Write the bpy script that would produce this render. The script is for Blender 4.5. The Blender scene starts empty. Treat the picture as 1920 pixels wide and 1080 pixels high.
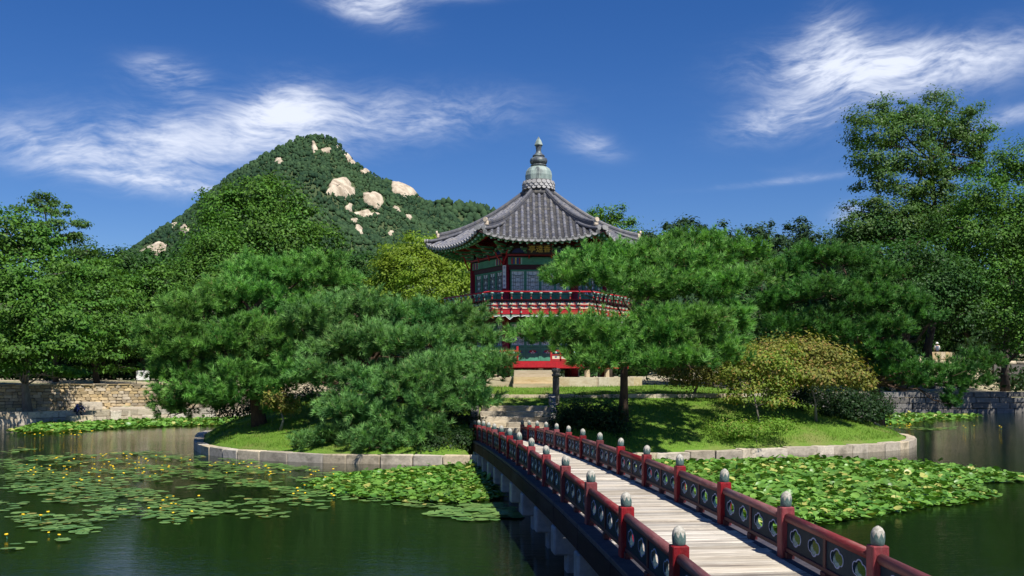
import bpy, bmesh, math, random
import numpy as np
from mathutils import Vector, Matrix

R = math.radians
rng = np.random.default_rng(7)
random.seed(7)
SC = bpy.context.scene
COL = SC.collection

# ------------------------------------------------------------------ camera
CAM_H = 2.8            # metres above the pond
F = 1900.0             # focal length in pixels of the 1920 px wide photograph
HZ = 706.0             # pixel row of the horizon
cam_data = bpy.data.cameras.new('camera')
cam_data.sensor_width = 36.0
cam_data.lens = 36.0 * F / 1920.0
cam_data.shift_y = (HZ - 540.0) / 1920.0
cam_data.clip_start = 0.1
cam_data.clip_end = 20000
cam = bpy.data.objects.new('camera', cam_data)
cam.location = (0, 0, CAM_H)
cam.rotation_euler = (R(90), 0, 0)
COL.objects.link(cam)
SC.camera = cam

# ------------------------------------------------------------------ sky, sun, exposure
SUN_EL, SUN_ROT = 56.0, 148.0        # rotation clockwise from +Y, seen from above
SC.view_settings.view_transform = 'Standard'
SC.view_settings.look = 'None'
SC.view_settings.exposure = 0.5
SC.view_settings.gamma = 1.0
SC.cycles.max_bounces = 5
SC.cycles.diffuse_bounces = 3
SC.cycles.glossy_bounces = 3
SC.cycles.transmission_bounces = 2
SC.cycles.transparent_max_bounces = 4
SC.cycles.sample_clamp_indirect = 4.0


class NT:
    """small helper around a node tree"""
    def __init__(self, tree):
        self.t = tree
        self.n = tree.nodes
        self.l = tree.links

    def new(self, typ, **kw):
        n = self.n.new(typ)
        for k, v in kw.items():
            setattr(n, k, v)
        return n

    def put(self, sock, v):
        if isinstance(v, bpy.types.NodeSocket):
            self.l.new(v, sock)
        elif v is not None:
            if sock.type == 'RGBA' and not hasattr(v, '__len__'):
                v = (v, v, v, 1)
            elif sock.type == 'RGBA' and len(v) == 3:
                v = (*v, 1)
            sock.default_value = v

    def math(self, op, a, b=None, c=None, clamp=False):
        n = self.new('ShaderNodeMath', operation=op, use_clamp=clamp)
        for s, v in zip(n.inputs, (a, b, c)):
            self.put(s, v)
        return n.outputs[0]

    def mix(self, f, a, b, typ='MIX'):
        n = self.new('ShaderNodeMix', data_type='RGBA', blend_type=typ)
        self.put(n.inputs[0], f); self.put(n.inputs[6], a); self.put(n.inputs[7], b)
        return n.outputs[2]

    def noise(self, vec, scale, detail=4, rough=0.55, dist=0.0, lac=2.0):
        n = self.new('ShaderNodeTexNoise')
        self.put(n.inputs['Vector'], vec)
        n.inputs['Scale'].default_value = scale
        n.inputs['Detail'].default_value = detail
        n.inputs['Roughness'].default_value = rough
        n.inputs['Distortion'].default_value = dist
        n.inputs['Lacunarity'].default_value = lac
        return n.outputs[0]

    def ramp(self, f, stops, interp='LINEAR'):
        n = self.new('ShaderNodeValToRGB')
        n.color_ramp.interpolation = interp
        els = n.color_ramp.elements
        while len(els) < len(stops):
            els.new(0.5)
        for e, (p, c) in zip(els, stops):
            e.position = p
            e.color = (*c, 1) if hasattr(c, '__len__') else (c, c, c, 1)
        self.put(n.inputs[0], f)
        return n.outputs[0]

    def smooth(self, x, a, b):
        n = self.new('ShaderNodeMapRange', interpolation_type='SMOOTHSTEP')
        self.put(n.inputs[0], x)
        n.inputs[1].default_value = a; n.inputs[2].default_value = b
        return n.outputs[0]

    def mapping(self, vec, scale=(1, 1, 1), rot=(0, 0, 0), loc=(0, 0, 0)):
        n = self.new('ShaderNodeMapping')
        self.put(n.inputs[0], vec)
        n.inputs[1].default_value = loc; n.inputs[2].default_value = rot; n.inputs[3].default_value = scale
        return n.outputs[0]


def build_world():
    w = bpy.data.worlds.new('World')
    SC.world = w
    w.use_nodes = True
    w.node_tree.nodes.clear()
    T = NT(w.node_tree)
    out = T.new('ShaderNodeOutputWorld')
    bg = T.new('ShaderNodeBackground')
    sky = T.new('ShaderNodeTexSky', sky_type='NISHITA')
    sky.sun_disc = False
    sky.sun_elevation = R(SUN_EL)
    sky.sun_rotation = R(SUN_ROT)
    sky.altitude = 600
    sky.air_density = 1.0
    sky.dust_density = 0.25
    sky.ozone_density = 3.0
    # a polarising filter was on the lens: the blue is deep and saturated
    hsv = T.new('ShaderNodeHueSaturation')
    hsv.inputs['Saturation'].default_value = 1.25
    hsv.inputs['Value'].default_value = 0.76
    hsv.inputs['Hue'].default_value = 0.508
    T.put(hsv.inputs['Color'], T.mix(1.0, sky.outputs[0], (.84, .89, 1.02), 'MULTIPLY'))
    tc = T.new('ShaderNodeTexCoord')
    sep = T.new('ShaderNodeSeparateXYZ')
    T.put(sep.inputs[0], tc.outputs['Generated'])
    x, y, z = sep.outputs
    az = T.math('ARCTAN2', x, y)
    el = T.math('ARCSINE', z)
    cmb = T.new('ShaderNodeCombineXYZ')
    T.put(cmb.inputs[0], az); T.put(cmb.inputs[1], el)
    p = cmb.outputs[0]
    # cirrus: soft banks placed by compass bearing and height, torn by stretched noise
    def bank(a, e, wa, we, tilt, amp):
        m = T.new('ShaderNodeMapping', vector_type='TEXTURE')
        T.put(m.inputs[0], p)
        m.inputs[1].default_value = (a, e, 0)
        m.inputs[2].default_value = (0, 0, R(tilt))
        m.inputs[3].default_value = (wa, we, 1)
        ln = T.new('ShaderNodeVectorMath', operation='DOT_PRODUCT')
        T.put(ln.inputs[0], m.outputs[0]); T.put(ln.inputs[1], m.outputs[0])
        g = T.math('EXPONENT', T.math('MULTIPLY', ln.outputs['Value'], -1.0))
        return T.math('MULTIPLY', g, amp)
    def A(px):
        return math.atan((px - 960) / F)
    def E(px, py):
        return math.atan((HZ - py) / F * math.cos(A(px)))
    banks = [(680, 2, 95, 34, -14, 1.1), (850, -12, 160, 16, 4, .55),
             (320, 140, 66, 28, -8, .85), (525, 205, 80, 44, 18, .95), (400, 258, 230, 48, 4, .72), (180, 298, 210, 44, -8, .8),
             (780, 215, 220, 44, 4, .68), (320, 345, 170, 11, -4, .5), (1110, 272, 60, 24, -14, .6),
             (1585, 125, 160, 46, -4, 1.0), (1780, 120, 190, 44, 5, .78), (1470, 225, 105, 32, 6, .75), (1560, 55, 60, 50, 60, .6),
             (1900, 215, 80, 16, 10, .6), (1470, 340, 150, 7, 3, .4), (1590, 400, 36, 20, 10, .7), (430, 235, 430, 95, 2, .16), (1660, 170, 270, 110, 0, .16)]
    total = None
    for (px, py, wx, wy, tl, amp) in banks:
        g = bank(A(px), E(px, py), wx / F, wy / F, tl, amp)
        total = g if total is None else T.math('ADD', total, g)
    warp = T.new('ShaderNodeTexNoise')
    T.put(warp.inputs['Vector'], p)
    warp.inputs['Scale'].default_value = 7.0; warp.inputs['Detail'].default_value = 3
    wv = T.new('ShaderNodeVectorMath', operation='MULTIPLY_ADD')
    T.put(wv.inputs[0], warp.outputs['Color']); wv.inputs[1].default_value = (.09, .07, 0); T.put(wv.inputs[2], p)
    st = T.mapping(wv.outputs[0], scale=(8, 27, 1), rot=(0, 0, R(-12)))
    n1 = T.noise(st, 1.0, 5, .62)
    st2 = T.mapping(wv.outputs[0], scale=(24, 80, 1), rot=(0, 0, R(-26)))
    n2 = T.noise(st2, 1.0, 3, .6)
    n3 = T.noise(T.mapping(wv.outputs[0], scale=(60, 210, 1), rot=(0, 0, R(-20))), 1.0, 3, .65)
    n = T.math('ADD', T.math('ADD', T.math('MULTIPLY', n1, .52), T.math('MULTIPLY', n2, .28)), T.math('MULTIPLY', n3, .2))
    # thin streaks all round the sky, also where the camera does not look
    thin = T.math('MULTIPLY', T.smooth(T.noise(T.mapping(wv.outputs[0], scale=(3, 14, 1), rot=(0, 0, R(-6))), 1.0, 3, .6), .55, .85), .22)
    total = T.math('ADD', total, thin)
    dens = T.math('MULTIPLY', total, T.smooth(n, .24, .74))
    dens = T.math('MULTIPLY', T.smooth(dens, .0, 1.0), 1.0, clamp=True)
    dens = T.math('MULTIPLY', dens, T.smooth(z, .0, .06))
    col = T.mix(dens, hsv.outputs[0], (6.6, 7.05, 8.2))
    T.put(bg.inputs['Color'], col)
    bg.inputs['Strength'].default_value = 0.092
    w.cycles.sampling_method = 'MANUAL'
    w.cycles.sample_map_resolution = 256
    T.l.new(bg.outputs[0], out.inputs['Surface'])


build_world()

sun_data = bpy.data.lights.new('sun', 'SUN')
sun_data.energy = 5.0
sun_data.angle = R(0.53)
sun_data.color = (1.0, 0.955, 0.87)
sun = bpy.data.objects.new('sun', sun_data)
_d = Vector((math.sin(R(SUN_ROT)) * math.cos(R(SUN_EL)), math.cos(R(SUN_ROT)) * math.cos(R(SUN_EL)), math.sin(R(SUN_EL))))
sun.rotation_euler = _d.to_track_quat('Z', 'Y').to_euler()
sun.location = (30, -30, 60)
COL.objects.link(sun)


# ------------------------------------------------------------------ helpers
def at(px, py, Y):
    """world point seen at a pixel of the photograph when it stands Y metres away"""
    return Vector(((px - 960.0) / F * Y, Y, CAM_H + (HZ - py) / F * Y))


def onwater(px, py, z=0.0):
    Y = F * (CAM_H - z) / (py - HZ)
    return ((px - 960.0) / F * Y, Y)


def tag(o, label=None, cat=None, group=None, kind=None):
    if label: o['label'] = label
    if cat: o['category'] = cat
    if group: o['group'] = group
    if kind: o['kind'] = kind
    return o


def empty(name, loc=(0, 0, 0), rz=0, parent=None):
    o = bpy.data.objects.new(name, None)
    o.empty_display_size = 0.2
    o.location = loc
    o.rotation_euler = (0, 0, rz)
    COL.objects.link(o)
    o.parent = parent
    return o


def link(name, me, parent=None, loc=None, rot=None, scale=None):
    o = bpy.data.objects.new(name, me)
    COL.objects.link(o)
    o.parent = parent
    if loc is not None: o.location = loc
    if rot is not None: o.rotation_euler = rot
    if scale is not None: o.scale = scale
    return o


def fast_mesh(name, verts, faces, mats, smooth=False, attrs=None, matidx=None):
    """verts (n,3), faces (m,k) with constant k"""
    verts = np.asarray(verts, np.float32); faces = np.asarray(faces, np.int32)
    me = bpy.data.meshes.new(name)
    m, k = faces.shape
    me.vertices.add(len(verts)); me.vertices.foreach_set('co', verts.ravel())
    me.loops.add(m * k); me.loops.foreach_set('vertex_index', faces.ravel())
    me.polygons.add(m)
    me.polygons.foreach_set('loop_start', np.arange(0, m * k, k, dtype=np.int32))
    me.polygons.foreach_set('loop_total', np.full(m, k, np.int32))
    if smooth:
        me.polygons.foreach_set('use_smooth', np.ones(m, bool))
    for mt in (mats if isinstance(mats, (list, tuple)) else [mats]):
        me.materials.append(mt)
    if matidx is not None:
        me.polygons.foreach_set('material_index', np.asarray(matidx, np.int32))
    me.update(calc_edges=True)
    for nm, arr in (attrs or {}).items():
        a = me.attributes.new(nm, 'FLOAT', 'POINT')
        a.data.foreach_set('value', np.asarray(arr, np.float32))
    return me


class MB:
    """collects shapes of one part, then makes ONE mesh"""
    def __init__(self):
        self.v = []; self.f = []; self.mi = []; self.m = 0; self.sm = []

    def add(self, vs, fs, smooth=False):
        b = len(self.v)
        self.v += [tuple(p) for p in vs]
        self.f += [[b + i for i in f] for f in fs]
        self.mi += [self.m] * len(fs)
        self.sm += [smooth] * len(fs)
        return self

    def box(self, c, s, M=None):
        x, y, z = s[0] / 2, s[1] / 2, s[2] / 2
        vs = [Vector((sx * x, sy * y, sz * z)) for sz in (-1, 1) for sy in (-1, 1) for sx in (-1, 1)]
        if M is not None: vs = [M @ v for v in vs]
        c = Vector(c)
        return self.add([v + c for v in vs], [(0, 2, 3, 1), (4, 5, 7, 6), (0, 1, 5, 4), (1, 3, 7, 5), (3, 2, 6, 7), (2, 0, 4, 6)])

    def bbox(self, c, s, b=.015, M=None):
        """box with bevelled edges (its 8 corners cut)"""
        x, y, z = s[0] / 2, s[1] / 2, s[2] / 2
        b = min(b, x * .8, y * .8, z * .8)
        bm = bmesh.new()
        bmesh.ops.create_cube(bm, size=1)
        for v in bm.verts: v.co = Vector((v.co.x * 2 * x, v.co.y * 2 * y, v.co.z * 2 * z))
        bmesh.ops.bevel(bm, geom=list(bm.edges), offset=b, segments=1, affect='EDGES')
        bm.verts.index_update()
        vs = [v.co.copy() for v in bm.verts]
        fs = [[v.index for v in f.verts] for f in bm.faces]
        bm.free()
        if M is not None: vs = [M @ v for v in vs]
        c = Vector(c)
        return self.add([v + c for v in vs], fs)

    def bar(self, a, b, w, h=None, up=(0, 0, 1)):
        """rectangular bar from a to b"""
        a, b = Vector(a), Vector(b)
        h = h or w
        d = (b - a); L = d.length; d.normalize()
        s = d.cross(Vector(up))
        if s.length < 1e-4: s = d.cross(Vector((1, 0, 0)))
        s.normalize(); u = s.cross(d)
        M = Matrix((s, d, u)).transposed()
        return self.box((a + b) / 2, (w, L, h), M)

    def tube(self, pts, rad, n=8, caps=True, smooth=True):
        pts = [Vector(p) for p in pts]
        if not hasattr(rad, '__len__'): rad = [rad] * len(pts)
        vs = []; fs = []
        prev = None
        for i, p in enumerate(pts):
            d = (pts[min(i + 1, len(pts) - 1)] - pts[max(i - 1, 0)]).normalized()
            if prev is None:
                s = d.cross(Vector((0, 0, 1)))
                if s.length < .05: s = d.cross(Vector((1, 0, 0)))
            else:
                s = prev - d * prev.dot(d)
            s.normalize(); prev = s
            u = d.cross(s)
            for k in range(n):
                a = 2 * math.pi * k / n
                vs.append(p + (s * math.cos(a) + u * math.sin(a)) * rad[i])
        for i in range(len(pts) - 1):
            for k in range(n):
                fs.append((i * n + k, i * n + (k + 1) % n, (i + 1) * n + (k + 1) % n, (i + 1) * n + k))
        self.add(vs, fs, smooth)
        if caps:
            b = len(self.v) - len(vs)
            self.f += [[b + k for k in range(n)][::-1], [b + (len(pts) - 1) * n + k for k in range(n)]]
            self.mi += [self.m] * 2; self.sm += [False] * 2
        return self

    def lathe(self, prof, n=16, c=(0, 0, 0), smooth=True, mod=None):
        vs = []; fs = []
        for i, (r, z) in enumerate(prof):
            for k in range(n):
                a = 2 * math.pi * (k + .5) / n
                rr = r * (mod(a, i) if mod else 1)
                vs.append((c[0] + rr * math.cos(a), c[1] + rr * math.sin(a), c[2] + z))
        for i in range(len(prof) - 1):
            for k in range(n):
                fs.append((i * n + k, i * n + (k + 1) % n, (i + 1) * n + (k + 1) % n, (i + 1) * n + k))
        fs.append(list(range(n))[::-1]); fs.append([(len(prof) - 1) * n + k for k in range(n)])
        return self.add(vs, fs, smooth)

    def prism(self, poly, a, b, frame=None):
        """polygon (2D) extruded from a to b along local z; frame maps local to world"""
        n = len(poly)
        vs = [Vector((p[0], p[1], a)) for p in poly] + [Vector((p[0], p[1], b)) for p in poly]
        if frame is not None: vs = [frame @ v for v in vs]
        fs = [list(range(n))[::-1], list(range(n, 2 * n))] + [(i, (i + 1) % n, n + (i + 1) % n, n + i) for i in range(n)]
        return self.add(vs, fs)

    def mesh(self, name, mats):
        me = bpy.data.meshes.new(name)
        me.from_pydata(self.v, [], self.f)
        for mt in (mats if isinstance(mats, (list, tuple)) else [mats]): me.materials.append(mt)
        me.polygons.foreach_set('material_index', self.mi)
        me.polygons.foreach_set('use_smooth', self.sm)
        me.update()
        return me

    def build(self, name, mats, parent=None, **kw):
        return link(name, self.mesh(name, mats), parent, **kw)


# ------------------------------------------------------------------ materials
MATS = {}


def material(name):
    m = bpy.data.materials.new(name)
    m.use_nodes = True
    T = NT(m.node_tree)
    b = T.n['Principled BSDF']
    MATS[name] = m
    return m, T, b


def surf(name, c1, c2=None, scale=6.0, rough=.7, bump=.0, bscale=40., stretch=(1, 1, 1), rnd=.0, dirt=None, dirt_amt=.0, dscale=2.5, spec=.4):
    """plain painted / stone / wood surface: two tones of noise, per-piece variation, stains, fine relief"""
    m, T, b = material(name)
    tc = T.new('ShaderNodeTexCoord')
    oi = T.new('ShaderNodeObjectInfo')
    off = T.new('ShaderNodeVectorMath', operation='MULTIPLY_ADD')
    T.put(off.inputs[0], oi.outputs['Random']); off.inputs[1].default_value = (37.1, 19.3, 71.7); T.put(off.inputs[2], tc.outputs['Object'])
    v = T.mapping(off.outputs[0], scale=stretch)
    n = T.noise(v, scale, 6, .6)
    col = T.mix(T.smooth(n, .32, .68), c1, c2 or c1)
    if dirt is not None:
        d = T.noise(v, dscale, 5, .65)
        col = T.mix(T.math('MULTIPLY', T.smooth(d, .48, .72), dirt_amt), col, dirt)
    if rnd:
        k = T.math('MULTIPLY_ADD', oi.outputs['Random'], 2 * rnd, 1 - rnd)
        h = T.new('ShaderNodeHueSaturation')
        T.put(h.inputs['Value'], k); T.put(h.inputs['Color'], col)
        T.put(h.inputs['Saturation'], T.math('MULTIPLY_ADD', T.math('FRACT', T.math('MULTIPLY', oi.outputs['Random'], 7.3)), .5, .75))
        col = h.outputs[0]
    T.put(b.inputs['Base Color'], col)
    b.inputs['Roughness'].default_value = rough
    b.inputs['Specular IOR Level'].default_value = spec
    if bump:
        bn = T.new('ShaderNodeBump')
        bn.inputs['Strength'].default_value = bump
        bn.inputs['Distance'].default_value = .02
        T.put(bn.inputs['Height'], T.noise(v, bscale, 5, .65))
        T.put(b.inputs['Normal'], bn.outputs[0])
    return m


def leafmat(name, c_dark, c_light, accent=None, accent_amt=.0, transl=.35, rough=.5, tint=None, spec=.2):
    """foliage: each leaf has its own tone (attribute var), light passes partly through"""
    m, T, b = material(name)
    at_ = T.new('ShaderNodeAttribute', attribute_name='var')
    col = T.mix(at_.outputs['Fac'], c_dark, c_light)
    geo = T.new('ShaderNodeNewGeometry')
    big = T.noise(geo.outputs['Position'], .35, 3, .5)
    h = T.new('ShaderNodeHueSaturation')
    T.put(h.inputs['Color'], col)
    T.put(h.inputs['Hue'], T.math('MULTIPLY_ADD', big, .05, .475))
    T.put(h.inputs['Value'], T.math('MULTIPLY_ADD', big, .7, .65))
    col = h.outputs[0]
    if accent is not None:
        f = T.math('MULTIPLY', T.math('GREATER_THAN', T.math('FRACT', T.math('MULTIPLY', at_.outputs['Fac'], 13.7)), 1 - accent_amt), 1.0)
        col = T.mix(f, col, accent)
    T.put(b.inputs['Base Color'], col)
    b.inputs['Roughness'].default_value = rough
    b.inputs['Specular IOR Level'].default_value = spec
    tr = T.new('ShaderNodeBsdfTranslucent')
    T.put(tr.inputs['Color'], T.mix(1.0, col, (1.25, 1.35, .55), 'MULTIPLY'))
    mx = T.new('ShaderNodeMixShader')
    mx.inputs[0].default_value = transl
    T.l.new(b.outputs[0], mx.inputs[1]); T.l.new(tr.outputs[0], mx.inputs[2])
    T.l.new(mx.outputs[0], T.n['Material Output'].inputs['Surface'])
    return m

# paint, wood, stone
M_red = surf('red_paint', (.25, .010, .016), (.14, .009, .012), 14, .65, .6, 60, stretch=(1, 1, .3), dirt=(.32, .13, .115), dirt_amt=.25, dscale=26, rnd=.25)
M_redb = surf('bright_red_paint', (.46, .014, .024), (.36, .012, .02), 7, .5, .12, 50, dirt=(.2, .02, .02), dirt_amt=.4)
M_rail = surf('weathered_red_rail', (.125, .017, .019), (.19, .040, .038), 26, .6, .35, 80, stretch=(1, .12, 1), dirt=(.32, .19, .165), dirt_amt=.45, dscale=14, rnd=.1)
M_maroon = surf('maroon_paint', (.062, .007, .012), (.042, .006, .010), 5, .6, .1, 40)
M_col = surf('column_paint', (.30, .011, .026), (.24, .010, .02), 4, .55, .1, 40)
M_green = surf('green_paint', (.085, .31, .195), (.065, .25, .155), 6, .6, .1, 40, dirt=(.03, .06, .05), dirt_amt=.4)
M_pgreen = surf('pale_green_paint', (.30, .46, .34), (.24, .40, .29), 6, .6, .1, 40)
M_mint = surf('mint_paint', (.38, .62, .52), (.30, .52, .45), 8, .55)
M_blue = surf('blue_paint', (.03, .06, .28), (.04, .05, .2), 8, .55)
M_navy = surf('dark_panel_paint', (.014, .029, .042), (.020, .038, .052), 16, .55, .25, 60, dirt=(.035, .055, .07), dirt_amt=.5, rnd=.1, spec=.04)
M_outline = surf('pale_blue_outline', (.34, .40, .60), (.22, .28, .46), 30, .6)
M_cream = surf('cream_paint', (.72, .68, .50), (.62, .60, .44), 8, .6)
M_white = surf('white_paint', (.80, .80, .78), (.70, .70, .70), 8, .6)
M_paper = surf('window_paper', (.84, .87, .87), (.74, .79, .80), 5, .8)
M_ink = surf('lattice_dark', (.06, .10, .105), (.04, .07, .075), 8, .6)
M_gold = surf('gold_paint', (.72, .50, .10), (.62, .42, .08), 8, .45)
M_dark = surf('dark_board', (.018, .014, .016), (.028, .02, .022), 8, .6)
M_inkblue = surf('blue_ink', (.06, .05, .22), (.05, .05, .18), 8, .6)
M_plank = surf('weathered_plank', (.60, .545, .46), (.40, .35, .285), 9, .85, .7, 55, stretch=(.2, 2.6, 1), dirt=(.10, .08, .07), dirt_amt=.95, dscale=2.4, rnd=.26)
M_beam = surf('dark_beam', (.020, .011, .014), (.034, .018, .02), 6, .8, .3, 40, stretch=(1, .2, 1), dirt=(.06, .055, .06), dirt_amt=.5, rnd=.3, spec=.1)
M_sill = surf('weathered_sill', (.032, .03, .042), (.06, .053, .062), 10, .85, .3, 50, rnd=.2)
M_tile = surf('roof_tile', (.075, .08, .108), (.135, .134, .145), 7, .62, .3, 40, rnd=.28, dirt=(.27, .235, .18), dirt_amt=.45, dscale=4)
M_tileb = surf('roof_tile_bed', (.028, .028, .036), (.07, .068, .066), 7, .7, .3, 40, dirt=(.20, .18, .14), dirt_amt=.5, dscale=3)
M_tilee = surf('roof_tile_end', (.36, .35, .34), (.27, .265, .27), 9, .7, .2, 40, rnd=.15)
M_plaster = surf('plaster', (.62, .52, .40), (.5, .4, .3), 9, .8, .2, 30)
M_copper = surf('patina', (.33, .40, .36), (.20, .26, .24), 3.0, .5, .1, 30, stretch=(1, 1, .25), dirt=(.035, .038, .05), dirt_amt=.92, dscale=2.4)
M_copperd = surf('dark_patina', (.055, .062, .08), (.10, .12, .13), 5, .42, .1, 30, dirt=(.25, .31, .28), dirt_amt=.5, dscale=5)
M_stone = surf('granite_block', (.53, .455, .345), (.39, .335, .255), 9, .85, .6, 60, rnd=.24, dirt=(.15, .13, .09), dirt_amt=.75, dscale=2.2)
M_stoney = surf('warm_granite', (.55, .46, .32), (.46, .37, .24), 5, .85, .4, 60, rnd=.12, dirt=(.30, .19, .08), dirt_amt=.5, dscale=2.2)
M_stoneg = surf('grey_granite', (.20, .185, .165), (.14, .13, .118), 10, .85, .6, 50, rnd=.32, dirt=(.09, .085, .08), dirt_amt=.6)
M_field = surf('fieldstone', (.48, .38, .24), (.38, .30, .19), 7, .9, .6, 40, rnd=.32, dirt=(.20, .14, .08), dirt_amt=.6, dscale=5)
M_mortar = surf('mortar', (.12, .10, .075), (.17, .14, .10), 9, .95, .5, 40)
M_pier = surf('pier_stone', (.21, .215, .235), (.30, .30, .31), 10, .85, .4, 40, rnd=.15, dirt=(.07, .07, .07), dirt_amt=.6)
M_bark = surf('bark', (.055, .042, .033), (.10, .08, .062), 9, .95, .9, 18, stretch=(1, 1, .25))
M_pbark = surf('pine_bark', (.06, .038, .028), (.12, .075, .05), 10, .95, .9, 14, stretch=(1, 1, .4))
M_gbark = surf('grey_bark', (.14, .12, .10), (.22, .20, .17), 8, .95, .8, 16, stretch=(1, 1, .3))

# foliage
L_pine = leafmat('pine_needles', (.036, .13, .022), (.225, .46, .10), (.34, .27, .12), .012, .24, .5)
L_pineshade = leafmat('shaded_pine_needles', (.020, .080, .015), (.125, .295, .062), (.30, .24, .10), .012, .22, .5)  # same pine needles, darkened: the shading is put into the colour
L_pineb = leafmat('blue_pine_needles', (.040, .135, .034), (.235, .455, .135), (.34, .27, .12), .012, .24, .5)
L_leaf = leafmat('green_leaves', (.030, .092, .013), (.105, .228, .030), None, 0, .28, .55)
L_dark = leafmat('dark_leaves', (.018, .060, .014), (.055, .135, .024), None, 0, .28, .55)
L_yel = leafmat('yellow_green_leaves', (.115, .20, .02), (.26, .36, .04), None, 0, .45, .5)
L_soph = leafmat('fine_grey_green_leaves', (.05, .115, .03), (.105, .19, .045), None, 0, .4, .45)
L_azal = leafmat('olive_leaves', (.10, .125, .025), (.28, .27, .055), (.26, .17, .055), .14, .3, .6)
L_azg = leafmat('lime_shrub_leaves', (.10, .17, .025), (.26, .31, .05), (.32, .22, .06), .15, .35, .55)
L_far = leafmat('far_leaves', (.012, .038, .019), (.052, .10, .040), None, 0, .15, .85)  # dark bluish green, the haze of distance is put into the colour
L_shade = leafmat('shade_leaves', (.012, .034, .011), (.030, .068, .017), None, 0, .3, .5)  # leaf green darkened so the shade under trees is in the colour
L_grass = leafmat('grass_blades', (.10, .205, .022), (.20, .32, .045), (.30, .28, .08), .06, .35, .7)
L_pad = leafmat('lily_leaf', (.05, .14, .016), (.16, .31, .045), (.36, .37, .09), .08, .12, .42, spec=.42)
L_padf = leafmat('floating_leaf', (.07, .16, .035), (.15, .25, .06), (.3, .28, .07), .06, .08, .45, spec=.35)
M_petal = surf('yellow_petal', (.85, .62, .02), (.8, .5, .02), 9, .5)


def ground_mat():
    m, T, b = material('lawn_soil')
    geo = T.new('ShaderNodeNewGeometry')
    p = geo.outputs['Position']
    a = T.noise(p, .5, 5, .6); c = T.noise(p, 14, 6, .7)
    col = T.mix(T.smooth(c, .3, .7), (.07, .15, .016), (.14, .24, .03))
    col = T.mix(T.math('MULTIPLY', T.smooth(a, .5, .72), .6), col, (.20, .17, .07))
    T.put(b.inputs['Base Color'], col)
    b.inputs['Roughness'].default_value = .9
    b.inputs['Specular IOR Level'].default_value = .15
    bn = T.new('ShaderNodeBump'); bn.inputs['Strength'].default_value = .8; bn.inputs['Distance'].default_value = .05
    T.put(bn.inputs['Height'], c); T.put(b.inputs['Normal'], bn.outputs[0])
    return m


def earth_mat():
    m, T, b = material('earth_and_sand')
    geo = T.new('ShaderNodeNewGeometry')
    p = geo.outputs['Position']
    a = T.noise(p, .22, 5, .6); c = T.noise(p, 9, 6, .7)
    col = T.mix(T.smooth(a, .42, .62), (.40, .33, .22), (.10, .13, .04))
    col = T.mix(T.smooth(c, .3, .75), col, T.mix(.5, col, (.5, .42, .3)))
    sep = T.new('ShaderNodeSeparateXYZ'); T.put(sep.inputs[0], p)
    col = T.mix(T.smooth(sep.outputs[2], .3, -.2), col, (.02, .022, .012))
    T.put(b.inputs['Base Color'], col)
    b.inputs['Roughness'].default_value = .95
    bn = T.new('ShaderNodeBump'); bn.inputs['Strength'].default_value = .6; bn.inputs['Distance'].default_value = .05
    T.put(bn.inputs['Height'], c); T.put(b.inputs['Normal'], bn.outputs[0])
    return m


def water_mat():
    m, T, b = material('pond_water')
    geo = T.new('ShaderNodeNewGeometry')
    p = geo.outputs['Position']
    a = T.noise(p, .12, 3, .5)
    T.put(b.inputs['Base Color'], T.mix(a, (.0025, .008, .003), (.006, .015, .004)))
    b.inputs['Roughness'].default_value = .035
    b.inputs['IOR'].default_value = 1.33
    b.inputs['Specular IOR Level'].default_value = .40
    v1 = T.mapping(p, scale=(.9, 3.2, 1), rot=(0, 0, R(7)))
    n1 = T.noise(v1, 1.1, 3, .5)
    n2 = T.noise(T.mapping(p, scale=(1.6, 6.5, 1), rot=(0, 0, R(-8))), 3.0, 3, .55)
    calm = T.smooth(T.noise(p, .09, 2, .5), .3, .7)
    hgt = T.math('ADD', T.math('MULTIPLY', n1, .6), T.math('MULTIPLY', n2, .4))
    bn = T.new('ShaderNodeBump'); bn.inputs['Distance'].default_value = .014
    T.put(bn.inputs['Strength'], T.math('MULTIPLY_ADD', calm, .55, .35))
    T.put(bn.inputs['Height'], hgt); T.put(b.inputs['Normal'], bn.outputs[0])
    return m


def lathe_tip_mat():
    """bud finial: grey-green body, pale worn lotus tip with a zigzag border"""
    m, T, b = material('bud_finial_paint')
    tc = T.new('ShaderNodeTexCoord')
    sep = T.new('ShaderNodeSeparateXYZ'); T.put(sep.inputs[0], tc.outputs['Object'])
    ang = T.math('ARCTAN2', sep.outputs[1], sep.outputs[0])
    zig = T.math('PINGPONG', T.math('MULTIPLY', ang, 8 / (2 * math.pi)), .5)
    n = T.noise(tc.outputs['Object'], 40, 5, .7)
    edge = T.math('MULTIPLY_ADD', zig, .11, .078)
    f = T.math('GREATER_THAN', T.math('ADD', sep.outputs[2], T.math('MULTIPLY', n, .016)), edge)
    oi = T.new('ShaderNodeObjectInfo')
    base = T.mix(T.smooth(n, .35, .65), (.05, .10, .092), (.10, .155, .14))
    tip = T.mix(T.smooth(n, .35, .65), (.25, .235, .19), (.47, .44, .38))
    T.put(b.inputs['Base Color'], T.mix(f, base, tip))
    b.inputs['Roughness'].default_value = .75
    bn = T.new('ShaderNodeBump'); bn.inputs['Strength'].default_value = .4; bn.inputs['Distance'].default_value = .01
    T.put(bn.inputs['Height'], n); T.put(b.inputs['Normal'], bn.outputs[0])
    return m


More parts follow.
